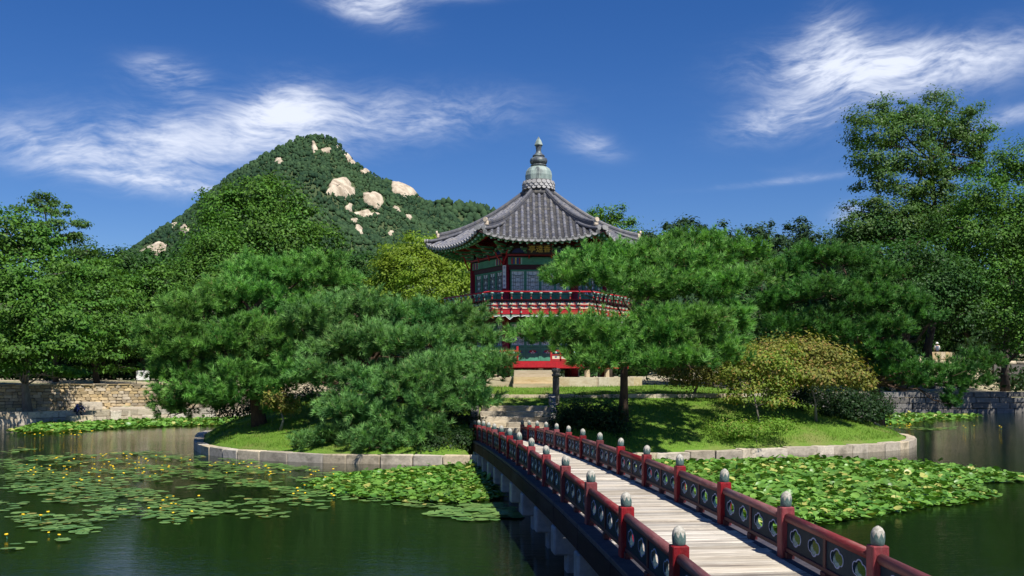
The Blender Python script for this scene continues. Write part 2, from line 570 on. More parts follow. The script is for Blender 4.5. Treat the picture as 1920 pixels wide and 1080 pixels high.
def rock_mat():
    m, T, b = material('mountain_granite')
    geo = T.new('ShaderNodeNewGeometry')
    p = geo.outputs['Position']
    n = T.noise(T.mapping(p, scale=(1, 1, .35), rot=(0, R(30), 0)), .09, 7, .65)
    n2 = T.noise(p, .3, 5, .7)
    col = T.mix(T.smooth(n, .36, .62), (.30, .24, .17), (.56, .475, .36))
    col = T.mix(T.math('MULTIPLY', T.smooth(n2, .58, .75), .5), col, (.2, .16, .12))
    T.put(b.inputs['Base Color'], col)
    b.inputs['Roughness'].default_value = .9
    bn = T.new('ShaderNodeBump'); bn.inputs['Strength'].default_value = .8; bn.inputs['Distance'].default_value = 2.0
    T.put(bn.inputs['Height'], n2); T.put(b.inputs['Normal'], bn.outputs[0])
    return m


M_lawn = ground_mat(); M_earth = earth_mat(); M_water = water_mat(); M_bud = lathe_tip_mat(); M_rock = rock_mat()
M_hill = surf('forest_floor', (.03, .06, .02), (.06, .08, .03), .05, .95)

# ------------------------------------------------------------------ ground, pond, island
POND = np.array([(-40, 1.2), (-36.5, 46), (-30.2, 57.2), (-23.0, 65.4), (-17, 69), (28, 77), (50, 80.5), (50, 1.2)], float)


WALL_L = [(-46, 51), (-34, 58.8), (-29.4, 62.0), (-22.9, 66.3), (-17.0, 69.6)]
POND_W = np.array([(-60, 1.2), (-60, 42)] + WALL_L + [(28, 77), (50, 80.5), (50, 1.2)], float)


def poly_dist(px, py, poly):
    """signed distance to polygon, negative inside"""
    px = np.asarray(px, float); py = np.asarray(py, float)
    d = np.full(px.shape, 1e9); inside = np.zeros(px.shape, bool)
    n = len(poly)
    for i in range(n):
        ax, ay = poly[i]; bx, by = poly[(i + 1) % n]
        ex, ey = bx - ax, by - ay
        t = np.clip(((px - ax) * ex + (py - ay) * ey) / (ex * ex + ey * ey), 0, 1)
        d = np.minimum(d, np.hypot(px - ax - t * ex, py - ay - t * ey))
        c = ((ay > py) != (by > py)) & (px < (bx - ax) * (py - ay) / (by - ay + 1e-12) + ax)
        inside ^= c
    return np.where(inside, -d, d)


def sstep(x, a, b):
    t = np.clip((np.asarray(x, float) - a) / (b - a), 0, 1)
    return t * t * (3 - 2 * t)


def ground_z(x, y):
    x = np.asarray(x, float); y = np.asarray(y, float)
    d = poly_dist(x, y, POND)
    left = sstep(-x, 12, 17) * sstep(y, 30, 40)
    d2 = poly_dist(x, y, POND_W)
    z_left = .72 + sstep(d2, .05, .5) * 1.53 + sstep(d2, 3, 12) * .3
    z_other = 1.62 + sstep(d, 3, 30) * 1.2 + sstep(x, 18, 30) * sstep(d, 4, 14) * 2.4
    z_other = np.where(y < 30, .92, z_other)
    z = z_left * left + z_other * (1 - left)
    return np.where(d < 0, -1.3, z * sstep(d, 0.0, .45) + (-1.3) * (1 - sstep(d, 0.0, .45)))


def build_ground():
    xs = np.concatenate([-np.geomspace(3500, 62, 22), np.arange(-60, 60.1, .8), np.geomspace(62, 3500, 22)])
    ys = np.concatenate([-np.geomspace(1500, 10, 12), np.arange(-9, 120.1, .8), np.geomspace(123, 5200, 26)])
    X, Y = np.meshgrid(xs, ys)
    Z = ground_z(X.ravel(), Y.ravel())
    v = np.stack([X.ravel(), Y.ravel(), Z], 1)
    nx, ny = len(xs), len(ys)
    i = np.arange(nx * ny).reshape(ny, nx)
    f = np.stack([i[:-1, :-1], i[:-1, 1:], i[1:, 1:], i[1:, :-1]], -1).reshape(-1, 4)
    tag(link('ground', fast_mesh('ground', v, f, M_earth, True)), kind='structure')
    w = MB(); w.add([(-41, 0, 0), (51, 0, 0), (51, 82, 0), (-41, 82, 0)], [(0, 1, 2, 3)])
    tag(w.build('pond_water', M_water), kind='structure')


build_ground()

RIM = [(-11.6, 37.9), (-10.2, 35.6), (-7.6, 33.6), (-4.2, 32.5), (-.6, 32.2), (2.6, 32.6), (5.2, 33.5), (9.3, 35.7), (12.6, 37.3), (14.9, 39.0), (16.4, 41.6),
       (17.2, 46), (16, 54), (11.5, 61.5), (2, 65.5), (-8, 62.5), (-13.3, 55), (-13.9, 46.5), (-12.8, 41.5)]


def catmull(pts, per=8):
    out = []
    n = len(pts)
    for i in range(n):
        p0, p1, p2, p3 = [np.array(pts[(i + k) % n], float) for k in (-1, 0, 1, 2)]
        for j in range(per):
            t = j / per
            out.append(.5 * ((2 * p1) + (p2 - p0) * t + (2 * p0 - 5 * p1 + 4 * p2 - p3) * t * t + (3 * p1 - p0 - 3 * p2 + p3) * t ** 3))
    return np.array(out)


RIMC = catmull(RIM, 10)
TC = np.array((1.3, 49.0))


def terrace_r(a):
    """radius of the upper terrace edge at angle a (superellipse)"""
    c, s = np.abs(np.cos(a)), np.abs(np.sin(a))
    return ((c / 10.6) ** 2.6 + (s / 9.1) ** 2.6) ** (-1 / 2.6)


RIM_A = np.arctan2(RIMC[:, 1] - TC[1], RIMC[:, 0] - TC[0])
RIM_R = np.hypot(RIMC[:, 1] - TC[1], RIMC[:, 0] - TC[0])
_o = np.argsort(RIM_A)
RIM_A, RIM_R = RIM_A[_o], RIM_R[_o]


def rim_r(a):
    return np.interp(a, RIM_A, RIM_R, period=2 * np.pi)


def island_z(x, y):
    x = np.asarray(x, float); y = np.asarray(y, float)
    a = np.arctan2(y - TC[1], x - TC[0]); r = np.hypot(x - TC[0], y - TC[1])
    rr, tr = rim_r(a) - .22, terrace_r(a)
    s = np.clip((rr - r) / (rr - tr), 0, 1)
    slope = .27 + 1.72 * s ** .8 + .05 * np.sin(x * 1.3) * np.sin(y * 1.7) * np.sin(np.pi * s)
    flat = 2.06 + .3 * sstep((tr - r) / tr, 0, .35)
    z = np.where(r > tr, slope, flat)
    # the bed of the stairs is cut into the bank
    cut = .35 + (y - 35.4) * .36
    w = sstep(np.abs(x - .15), 1.72, 1.45) * (y < 38.7) * (y > 31)
    return np.where(w > 0, np.minimum(z, z * (1 - w) + np.minimum(z, cut) * w), z)


def build_island():
    na, nr = 180, 44
    A = np.linspace(-np.pi, np.pi, na, endpoint=False)
    fr = np.concatenate([np.linspace(1, 0, 26)])
    rows = []
    for t in fr:
        r = terrace_r(A) + (rim_r(A) - .2 - terrace_r(A)) * t
        if t == 0: r = r + .01
        rows.append(r)
    for t in np.linspace(.998, .04, 18): rows.append(terrace_r(A) * t)
    rows = np.array(rows)
    X = TC[0] + rows * np.cos(A); Y = TC[1] + rows * np.sin(A)
    Z = island_z(X.ravel(), Y.ravel())
    v = np.stack([X.ravel(), Y.ravel(), Z], 1)
    n = len(rows)
    i = np.arange(n * na).reshape(n, na)
    j = np.roll(i, -1, axis=1)
    f = np.stack([i[:-1], j[:-1], j[1:], i[1:]], -1).reshape(-1, 4)
    skirt = np.stack([X[0], Y[0], np.full(na, -1.2)], 1)
    b = len(v)
    v = np.concatenate([v, skirt, [[TC[0], TC[1], 2.36]]])
    k = np.arange(na); k2 = np.roll(k, -1)
    f = np.concatenate([f, np.stack([b + k, b + k2, k2, k], 1)])
    me = fast_mesh('island', v, f, M_lawn, True)
    tag(link('island_ground', me), kind='structure')


build_island()


def stone_meshes(prefix, mat, n=6, bev=.03, seed=1, rough=.02, cuts=0):
    """a few unit blocks with worn edges, shared by many stones"""
    rs = random.Random(seed)
    out = []
    for i in range(n):
        bm = bmesh.new()
        bmesh.ops.create_cube(bm, size=1)
        bmesh.ops.bevel(bm, geom=list(bm.edges), offset=bev, segments=1, affect='EDGES')
        for v in bm.verts:
            v.co += Vector((rs.uniform(-1, 1), rs.uniform(-1, 1), rs.uniform(-1, 1))) * rough
        me = bpy.data.meshes.new(prefix)
        bm.to_mesh(me); bm.free()
        me.materials.append(mat)
        out.append(me)
    return out


ST_kerb = stone_meshes('kerb_stone', M_stone, 7, .035, 3, .022)
ST_grey = stone_meshes('grey_block', M_stoneg, 6, .035, 4, .022)
ST_field = stone_meshes('fieldstone', M_field, 8, .13, 5, .05)
ST_warm = stone_meshes('warm_block', M_stoney, 4, .018, 6, .008)
ST_block = stone_meshes('bank_block', M_stone, 6, .03, 8, .02)


def stones_along(parent, pts, name, meshes, lens, z0, z1, depth, rs, closed=False, gap=.012, jz=.02, jd=.02):
    """lay blocks end to end along a polyline"""
    pts = np.asarray(pts, float)
    if closed: pts = np.vstack([pts, pts[:1]])
    seg = np.hypot(*np.diff(pts, axis=0).T); S = np.concatenate([[0], np.cumsum(seg)])
    P = lambda s: np.array([np.interp(s, S, pts[:, 0]), np.interp(s, S, pts[:, 1])])
    s = 0.0
    while s < S[-1] - .15:
        L = min(rs.uniform(*lens), S[-1] - s)
        a, b = P(s), P(s + L)
        d = b - a; ln = np.hypot(*d)
        c = (a + b) / 2
        dz = rs.uniform(-jz, jz)
        link(name, rs.choice(meshes), parent, (c[0], c[1], (z0 + z1 + dz) / 2), (0, 0, math.atan2(d[1], d[0])),
             (ln - gap, depth * rs.uniform(.92, 1.08), z1 - z0 + dz))
        s += L


rs = random.Random(11)
kerb = tag(empty('stone_kerb', (TC[0], TC[1], 0)), 'low kerb of pale granite blocks ringing the island at the waterline', 'kerb')
kerb.location = (0, 0, 0)
# lay the kerb from the bridge round to the right and back, so that joints fall as they may
stones_along(kerb, RIMC, 'kerb_stone', ST_kerb, (.65, 1.45), -.5, .30, .36, rs, True)
ter = tag(empty('terrace_edging'), 'thin pale stone edging around the upper lawn below the pavilion', 'edging')
ang = np.linspace(R(-205), R(25), 60)
tp = np.stack([TC[0] + (terrace_r(ang) + .03) * np.cos(ang), TC[1] + (terrace_r(ang) + .03) * np.sin(ang)], 1)
stones_along(ter, tp, 'edging_stone', ST_kerb, (.9, 1.7), 1.72, 2.09, .3, rs)


# stairs from the bridge to the lawn
def stairs():
    st = tag(empty('stone_stairs', (.15, 35.4, 0)), 'worn granite steps climbing from the bridge end to the lawn', 'stairs')
    n = 6
    for i in range(n):
        y = 35.45 + i * .5; z = .80 + i * .178
        w0, w1 = -1.22 + i * .01, 1.36 + i * .03
        cut = w0 + (w1 - w0) * [.33, .62, .38, .75, .34, .7][i]
        for a, b in ((w0, cut), (cut, w1)):
            o = link('step_stone', rs.choice(ST_kerb), st)
            o.location = ((a + b) / 2 - .15, y + .36 - 35.4, z - .2)
            o.scale = (b - a - .012, .74, .40 + rs.uniform(-.008, .008))
    for sx, x0, x1 in ((-1, -1.36, -1.33), (1, 1.52, 1.68)):
        m = MB()
        prof = [(35.35, .45), (35.35, 1.02), (35.75, 1.20), (38.5, 2.12), (38.75, 2.12), (38.75, 1.0), (37.5, .5)]
        fr = Matrix(((0, 0, 1, x0 - .15), (1, 0, 0, -35.4), (0, 1, 0, 0), (0, 0, 0, 1)))
        m.prism(prof, -.12, .12, fr)
        m.build('stair_rail_stone', M_stoneg, st)
    for x, y in ((-1.36, 38.75), (1.68, 38.75)):
        p = tag(empty('stone_pillar', (x, y, 1.72)), 'dark granite pillar with carved cap at the %s of the stair head' % ('left' if x < 0 else 'right'), 'pillar')
        m = MB(); m.lathe([(.155, 0), (.155, .06), (.145, .08), (.145, 1.02), (.135, 1.05)], 6, smooth=False)
        m.build('shaft', M_stoneg, p)
        m = MB(); m.lathe([(.11, 1.05), (.16, 1.10), (.17, 1.15), (.13, 1.19), (.12, 1.21), (.165, 1.27), (.175, 1.33), (.15, 1.38), (.05, 1.41)], 12)
        m.build('cap', M_stoneg, p)


stairs()

# ------------------------------------------------------------------ footbridge
def deck_z(y):
    return 1.0 - (.00105 if y > 16 else .0021) * (y - 16.0) ** 2


XL = lambda y: 2.23 - .1 * y
XR = lambda y: 3.88 - .1 * y
BAY = 2.06
POSTS = [8.42 + BAY * i for i in range(-4, 14)]


def hole_r(a):
    """outline of the cloud-shaped opening, polar"""
    best = .058
    for cx, cz, r in ((.078, 0, .052), (-.078, 0, .052), (0, .012, .068), (0, -.012, .068)):
        dx, dz = math.cos(a), math.sin(a)
        b = cx * dx + cz * dz
        disc = b * b - (cx * cx + cz * cz - r * r)
        if disc > 0: best = max(best, b + math.sqrt(disc))
    return best


def panel_mesh(L, H, nh=2, th=.035):
    """board with cut-out openings, each edged with a pale line"""
    m = MB()
    cw = L / nh
    for h in range(nh):
        c = -L / 2 + cw * (h + .5)
        hx, hz = cw / 2, H / 2
        angs = sorted(set([2 * math.pi * k / 40 for k in range(40)] + [math.atan2(sz * hz, sx * hx) % (2 * math.pi) for sx in (-1, 1) for sz in (-1, 1)]))
        n = len(angs)
        inner = [(hole_r(a) * math.cos(a), hole_r(a) * math.sin(a)) for a in angs]
        outer = []
        for a in angs:
            k = min(hx / max(abs(math.cos(a)), 1e-6), hz / max(abs(math.sin(a)), 1e-6))
            outer.append((k * math.cos(a), k * math.sin(a)))
        ring = [((hole_r(a) + .013) * math.cos(a), (hole_r(a) + .013) * math.sin(a)) for a in angs]
        for sgn in (1, -1):
            t = th / 2 * sgn
            vs = [(t, c + x, z) for x, z in inner] + [(t, c + x, z) for x, z in outer]
            fs = []
            for i in range(n):
                q = (i, (i + 1) % n, n + (i + 1) % n, n + i)
                fs.append(q if sgn < 0 else q[::-1])
            m.m = 0; m.add(vs, fs)
            t2 = t + .004 * sgn
            vs = [(t2, c + x, z) for x, z in inner] + [(t2, c + x, z) for x, z in ring] + [(t, c + x, z) for x, z in ring]
            fs = []
            for i in range(n):
                j = (i + 1) % n
                fs += [(i, j, n + j, n + i), (n + i, n + j, 2 * n + j, 2 * n + i)]
            m.m = 1; m.add(vs, fs)
        m.m = 0
        vs = [(th / 2 + .004, c + x, z) for x, z in inner] + [(-th / 2 - .004, c + x, z) for x, z in inner]
        m.add(vs, [(i, (i + 1) % n, n + (i + 1) % n, n + i) for i in range(n)])
    return m.mesh('railing_panel', [M_navy, M_outline])


def bridge():
    L0 = Vector((3.0, .2, 0))
    br = tag(empty('footbridge', L0), 'long red-railed wooden footbridge with pale plank deck leading to the island', 'bridge')
    def loc(v): return Vector(v) - L0
    hd = math.atan2(-.1, 1)         # heading angle away from +Y
    rz = math.atan(.1)
    # planks
    pm = []
    for i in range(6):
        m = MB()
        w = .172 + rs.uniform(-.01, .01)
        m.bbox((0, 0, 0), (1.60, w, .05), .006)
        pm.append(m.mesh('plank', M_plank))
    y = .3
    while y < 35.3:
        c = Vector(((XL(y) + XR(y)) / 2 + rs.uniform(-.012, .012), y, deck_z(y) - .027 + rs.uniform(-.005, .005)))
        link('plank', rs.choice(pm), br, loc(c), ((-.0021 if y > 16 else -.0042) * (y - 16) + rs.uniform(-.01, .01), rs.uniform(-.004, .004), rz + rs.uniform(-.004, .004)))
        y += .187
    # posts, finials, rails, panels
    m = MB(); m.bbox((0, 0, .225), (.14, .14, .55), .008); post_me = m.mesh('railing_post', M_red)
    m = MB(); m.lathe([(.05, 0), (.058, .012), (.061, .05), (.061, .09), (.056, .125), (.04, .155), (.018, .172), (.006, .178)], 16); bud_me = m.mesh('finial', M_bud)
    hl = (BAY - .14 - .06) / 2
    pan_me = panel_mesh(hl, .27)
    m = MB(); m.tube([(0, -BAY / 2 + .05, 0), (0, BAY / 2 - .05, 0)], .047, 12); rail_me = m.mesh('top_rail', M_rail)
    m = MB(); m.bbox((0, 0, 0), (.065, BAY - .14, .045), .006); low_me = m.mesh('bottom_rail', M_maroon)
    m = MB(); m.bbox((0, 0, -.008), (.06, .06, .29), .005); mid_me = m.mesh('middle_post', M_maroon)
    m = MB(); m.bbox((0, 0, 0), (.085, .12, .072), .005); foot_me = m.mesh('rail_foot', M_maroon)
    m = MB(); m.bbox((0, 0, 0), (.24, BAY - .012, .06), .006); sill_me = m.mesh('sill_board', M_sill)
    m = MB(); m.bbox((0, 0, 0), (.12, BAY - .008, .27), .01); fas_me = m.mesh('side_beam', M_beam)
    m = MB(); m.bbox((0, 0, 0), (.46, .34, .40), .02); blk_me = m.mesh('bracket_block', M_pier)
    m = MB(); m.bbox((0, 0, 0), (.34, .30, 1.9), .02); leg_me = m.mesh('pier', M_pier)
    m = MB(); m.bbox((0, 0, 0), (1.7, .26, .26), .02); cross_me = m.mesh('cross_beam', M_beam)
    for X, sg in ((XL, -1), (XR, 1)):
        for i, y in enumerate(POSTS):
            z = deck_z(y)
            p = link('railing_post', post_me, br, loc((X(y), y, z + .02)), (0, 0, rz + rs.uniform(-.02, .02)))
            link('finial', bud_me, p, (0, 0, .498), (rs.uniform(-.05, .05), rs.uniform(-.05, .05), rs.uniform(0, 6)), (.95, .95, rs.uniform(.86, .98)))
            link('pier', leg_me, br, loc((X(y) - sg * .17, y, z - 1.66)), (0, 0, rz))
            link('bracket_block', blk_me, br, loc((X(y) - sg * .04, y, z - .545)), (0, 0, rz))
            if i < len(POSTS) - 1:
                y2 = y + BAY; ym = y + BAY / 2
                z2 = deck_z(y2); zm = (z + z2) / 2
                pit = math.atan2(z2 - z, BAY)
                c = Vector((X(ym), ym, zm))
                d = Vector((X(y2) - X(y), BAY, z2 - z)).normalized()
                rot = Matrix.Rotation(rz, 4, 'Z') @ Matrix.Rotation(pit, 4, 'X')
                def put(nm, me, off):
                    o = link(nm, me, br)
                    o.matrix_local = Matrix.Translation(loc(c)) @ rot @ Matrix.Translation(off)
                    return o
                put('top_rail', rail_me, Vector((0, 0, .415)))
                put('bottom_rail', low_me, Vector((0, 0, .092)))
                for s in (-1, 1):
                    put('railing_panel', pan_me, Vector((0, s * (hl / 2 + .03), .25)))
                    put('rail_foot', foot_me, Vector((0, s * .95 * BAY / 2 - s * .02, .034)))
                put('middle_post', mid_me, Vector((0, 0, .26)))
                put('rail_foot', foot_me, Vector((0, 0, .034)))
                put('sill_board', sill_me, Vector((sg * .05, 0, -.028)))
                put('side_beam', fas_me, Vector((sg * .11, 0, -.20)))
    for y in POSTS:
        link('cross_beam', cross_me, br, loc(((XL(y) + XR(y)) / 2, y + .02, deck_z(y) - .20)), (0, 0, rz))


bridge()


# ------------------------------------------------------------------ pavilion
def HP(Rr, deg, z):
    a = R(deg)
    return Vector((Rr * math.sin(a), -Rr * math.cos(a), z))


T30 = math.tan(R(30))


def roof_z(x, A):
    half = max(A * T30, 1e-3)
    u = min(abs(x) / half, 1.06)
    t = (A - .5) / 4.12
    g = t * (1.34 - .34 * t)
    return 11.45 - 2.83 * g + .46 * u ** 2.6 * max(t, 0) ** 2.5


def eave_A(x):
    u = min(abs(x) / (4.62 * T30), 1)
    return 4.56 + .10 * u * u


def door_leaf(z0, zf, z1, w=.655):
    """one lattice door leaf of face 0, centred at x = 0; returns meshes"""
    d = .0
    fr = MB()
    st = .055
    for x in (-w / 2 + st / 2, w / 2 - st / 2):
        fr.box((x, d, (z0 + z1) / 2), (st, .07, z1 - z0))
    for z, h in ((z0 + .04, .08), (zf, .07), (z1 - .035, .07)):
        fr.box((0, d, z), (w - 2 * st, .068, h))
    fr.box((0, d + .012, (z0 + zf) / 2), (w - 2 * st, .03, zf - z0 - .1))
    # painted flower on the lower board
    zc = z0 + (zf - z0) * .62 if zf - z0 > .5 else (z0 + zf) / 2
    fl = MB()
    yb = d - .006
    def disc(x, z, rx, rzz, mi, lift):
        fl.m = mi
        n = 10
        vs = [(x + rx * math.cos(2 * math.pi * k / n), yb - lift, z + rzz * math.sin(2 * math.pi * k / n)) for k in range(n)]
        vs2 = [(a, yb + .004, c) for a, b, c in vs]
        fl.add(vs + vs2, [list(range(n))[::-1]] + [(k, (k + 1) % n, n + (k + 1) % n, n + k) for k in range(n)])
    for sx in (-1, 1):
        disc(sx * .15, zc - .02, .07, .035, 2, .004)
        disc(sx * .10, zc + .015, .055, .05, 0, .006)
        disc(sx * .045, zc - .045, .045, .03, 1, .007)
    disc(0, zc + .02, .06, .07, 0, .009); disc(0, zc + .01, .03, .035, 1, .012)
    pap = MB(); pap.box((0, d + .02, (zf + z1) / 2), (w - 2 * st, .01, z1 - zf - .07))
    # lattice
    la = MB()
    x0, x1 = -w / 2 + st, w / 2 - st
    za, zb = zf + .035, z1 - .07
    W = x1 - x0; H = zb - za
    b = .0135
    yy = d - .004
    def hb(xa, xb, z): la.box(((xa + xb) / 2, yy, z), (abs(xb - xa), .022, b))
    def vb(x, z_a, z_b): la.box((x, yy - .003, (z_a + z_b) / 2), (b, .022, abs(z_b - z_a)))
    n = 6
    for k in range(n + 1):
        z = za + H * k / n
        if k % 3 == 0: hb(x0, x1, z)
        else:
            hb(x0, x0 + W * .28, z); hb(x1 - W * .28, x1, z)
            if k % 3 == 1: hb(x0 + W * .36, x1 - W * .36, z + H * .03)
            else: hb(x0 + W * .36, x1 - W * .36, z - H * .03)
    for k in range(2 * n):
        z = za + H * (k + .5) / (2 * n)
        s = H / (2 * n)
        if k % 4 == 1: hb(x0 + W * .12, x0 + W * .42, z); hb(x1 - W * .42, x1 - W * .12, z)
    for fx in (.14, .30, .70, .86):
        vb(x0 + W * fx, za + H * (.03 if fx in (.14, .86) else .17), zb - H * (.03 if fx in (.14, .86) else .17))
    vb(x0 + W * .5, za, za + H * .17); vb(x0 + W * .5, zb - H * .17, zb)
    vb(x0 + W * .5, za + H * .42, za + H * .58)
    # octagon beads in the middle fields
    for cz in (za + H * .25, za + H * .75):
        for cx in (x0 + W * .5,):
            pts = [(cx + .05 * math.cos(R(45 * k + 22)), yy - .006, cz + .05 * math.sin(R(45 * k + 22))) for k in range(9)]
            for p, q in zip(pts[:-1], pts[1:]): la.bar(p, q, .014, .014, up=(0, 1, 0))
    return fr, fl, pap, la


def scallop(L, deep=True):
    """lower edge of the wavy trim: list of (x, drop)"""
    pts = []
    n = 160
    for i in range(n + 1):
        x = -L / 2 + L * i / n
        u = (i / n)
        d = .045 + .03 * abs(math.sin(u * math.pi * 15))
        for c in (.18, .5, .82):
            k = abs(u - c) * L
            if k < .20: d = max(d, .045 + .17 * (1 - k / .20))
        pts.append((x, d))
    return pts


def pavilion():
    C = Vector((1.26, 48, 0))
    pv = tag(empty('hexagonal_pavilion', C + Vector((0, 0, 2.3))), 'two-storey hexagonal wooden pavilion with grey tiled roof on the island', 'pavilion')
    base = -2.3
    Z = Matrix.Translation((0, 0, base))
    def six(name, me, faces=range(6), parent=None, off=0):
        out = []
        for k in faces:
            o = link(name, me, parent or pv, (0, 0, base if parent is None else 0), (0, 0, R(60 * k + off)))
            out.append(o)
        return out
    # --- plinth
    core = MB()
    poly = [HP(4.78, 30 + 60 * k, 0).to_2d() for k in range(6)]
    core.prism(poly, 2.2, 2.735)
    core.build('plinth_core', M_stoneg, pv, loc=(0, 0, base))
    for k in range(6):
        a, b = HP(4.9, 60 * k - 30, 0), HP(4.9, 60 * k + 30, 0)
        cuts = [0, .27, .52, .76, 1.0] if k % 2 == 0 else [0, .22, .5, .8, 1.0]
        for u0, u1 in zip(cuts[:-1], cuts[1:]):
            p, q = a.lerp(b, u0), a.lerp(b, u1)
            mid = (p + q) / 2
            inn = mid.normalized() * -.13
            o = link('plinth_stone', rs.choice(ST_warm), pv, (mid.x + inn.x, mid.y + inn.y, 2.52 + base), (0, 0, R(60 * k)))
            o.scale = ((q - p).length - .012, .30, .50)
    # --- stone stubs under the floor, steps
    m = MB(); m.lathe([(.13, 2.72), (.125, 2.9), (.115, 3.2)], 8, smooth=False); stub = m.mesh('stone_stub', M_stoney)
    for k in range(12):
        r = 4.08 if k % 2 else 4.08 * math.cos(R(30))
        p = HP(r, 30 * k, 0)
        link('stone_stub', stub, pv, (p.x, p.y, base))
    for i in range(3):
        o = link('step_stone', rs.choice(ST_warm), pv, (-.30, -4.62 - .26 * (2 - i), 2.36 + .285 * i + base))
        o.scale = (1.86 - .06 * i, .62, .283)
    # --- lower floor
    fl = MB(); fl.prism([HP(4.18, 30 + 60 * k, 0).to_2d() for k in range(6)], 3.34, 3.47)
    fl.build('lower_floor', M_red, pv, loc=(0, 0, base))
    m = MB(); m.box((0, -4.25 * math.cos(R(30)) + .07, 3.32), (4.25, .14, .31)); six('floor_beam', m.mesh('floor_beam', M_redb))
    m = MB(); m.box((-.28, -4.25 * math.cos(R(30)) - .10, 3.30), (1.9, .18, .2)); m.build('threshold_board', M_redb, pv, loc=(0, 0, base))
    # --- columns and walls
    m = MB(); m.lathe([(.165, 2.74), (.165, 3.4), (.16, 8.15)], 16); col = m.mesh('column', M_col)
    for k in range(6):
        p = HP(3.08, 60 * k + 30, 0)
        link('column', col, pv, (p.x, p.y, base))
    ap = 3.08 * math.cos(R(30))
    leaves = []
    for key, (z0, zf, z1) in (('lower', (3.5, 4.16, 5.22)), ('upper', (5.66, 6.52, 7.58))):
        fr, flw, pap, la = door_leaf(z0, zf, z1)
        leaves.append((fr.mesh('door_leaf', M_green), flw.mesh('painted_flower', [M_redb, M_white, M_blue]), pap.mesh('paper', M_paper), la.mesh('lattice', M_ink)))
    for (fm, flm, pm_, lm) in leaves:
        for k in range(6):
            for j in range(4):
                q = Matrix.Rotation(R(60 * k), 4, 'Z') @ Vector(((j - 1.5) * .665, -ap, 0))
                d = link('door_leaf', fm, pv, (q.x, q.y, base), (0, 0, R(60 * k)))
                link('painted_flower', flm, d); link('paper', pm_, d); link('lattice', lm, d)
    # solid core so that no light leaks through
    m = MB(); m.prism([HP(2.9, 30 + 60 * k, 0).to_2d() for k in range(6)], 3.48, 8.6)
    m.build('light_blocking_core', M_dark, pv, loc=(0, 0, base))
    # lintels and beams
    m = MB(); m.box((0, -ap, 7.69), (2.86, .14, .20)); six('lintel', m.mesh('lintel', M_maroon))
    m = MB(); m.box((0, -ap, 5.37), (2.86, .14, .28)); six('lintel', m.mesh('lower_lintel', M_maroon))
    m = MB()
    m.m = 0; m.box((0, -ap - .02, 7.96), (3.0, .2, .32))
    for sx in (-1, 1):
        for j, (mi, w) in enumerate(((1, .07), (2, .07), (3, .05), (2, .08), (1, .06), (4, .05))):
            m.m = mi; m.box((sx * (1.26 - .085 * j), -ap - .125, 7.96), (w, .012, .28))
    six('painted_beam', m.mesh('painted_beam', [M_green, M_redb, M_blue, M_gold, M_mint]))
    m = MB()
    m.m = 0; m.box((0, -ap - .05, 8.22), (3.06, .26, .14)); m.m = 1; m.box((0, -ap - .185, 8.22), (3.0, .012, .05))
    six('plate_beam', m.mesh('plate_beam', [M_maroon, M_redb]))
    # blue painted boards between the brackets
    m = MB(); m.box((0, -ap + .02, 8.48), (3.0, .05, .42)); m.m = 1
    for x in (-.95, 0, .95):
        m.prism([(x + .30 * math.cos(R(a)), 8.34 + .2 * math.sin(R(a))) for a in range(0, 181, 20)], ap - .005, ap + .02,
                Matrix(((1, 0, 0, 0), (0, 0, -1, 0), (0, 1, 0, 0), (0, 0, 0, 1))))
    six('bracket_board', m.mesh('bracket_board', [M_dark, M_blue]))
    # --- bracket sets
    def bracket(corner):
        b = MB()
        for t in range(3):
            z = 8.34 + .16 * t
            b.m = 0
            if t < 2: b.box((0, -.02, z), (.42 + .28 * t, .09, .10))
            L = .34 + .26 * t
            prof = [(0, -.05), (-L * .7, -.05), (-L * .95, 0.0), (-L - .07, .085), (-L - .03, .09), (-L * .8, .055), (0, .055)]
            b.prism(prof, -.045, .045, Matrix(((0, 0, 1, 0), (1, 0, 0, 0), (0, 1, 0, z), (0, 0, 0, 1))))
            b.m = 1
            b.box((0, -L * .55, z - .062), (.075, L * .8, .02))
            b.m = 2
            for sx in (-1, 1):
                if t < 2: b.box((sx * (.2 + .14 * t), -.02, z + .075), (.11, .12, .05))
            b.box((0, -L + .02, z + .085), (.12, .12, .05))
        if corner:
            for sx in (-1, 1):
                b.m = 1
                b.tube([(sx * .03, -.18, 7.82), (sx * .10, -.24, 7.98), (sx * .24, -.32, 8.12), (sx * .27, -.36, 8.28), (sx * .38, -.42, 8.42)], [.035, .035, .032, .032, .022], 6)
        else:
            b.m = 1; b.tube([(0, -.2, 8.06), (0, -.24, 8.2), (0, -.3, 8.32)], [.035, .035, .025], 6)
        return b.mesh('bracket_set', [M_green, M_redb, M_mint])
    bc, bmid = bracket(True), bracket(False)
    for k in range(6):
        p = HP(3.12, 60 * k + 30, 0)
        link('bracket_set', bc, pv, (p.x, p.y, base), (0, 0, R(60 * k + 30)))
        for x in (-.5, .5):
            q = Matrix.Rotation(R(60 * k), 4, 'Z') @ Vector((x, -ap - .06, 0))
            link('bracket_set', bmid, pv, (q.x, q.y, base), (0, 0, R(60 * k)))
    # --- balcony
    RB = 4.25; AB = RB * math.cos(R(30))
    m = MB(); m.prism([HP(RB - .05, 30 + 60 * k, 0).to_2d() for k in range(6)], 5.49, 5.56); m.build('balcony_floor', M_maroon, pv, loc=(0, 0, base))
    ap_m = MB(); ap_m.box((0, -AB + .04, 5.63), (RB - .04, .06, .21)); apron = ap_m.mesh('apron_board', M_redb)
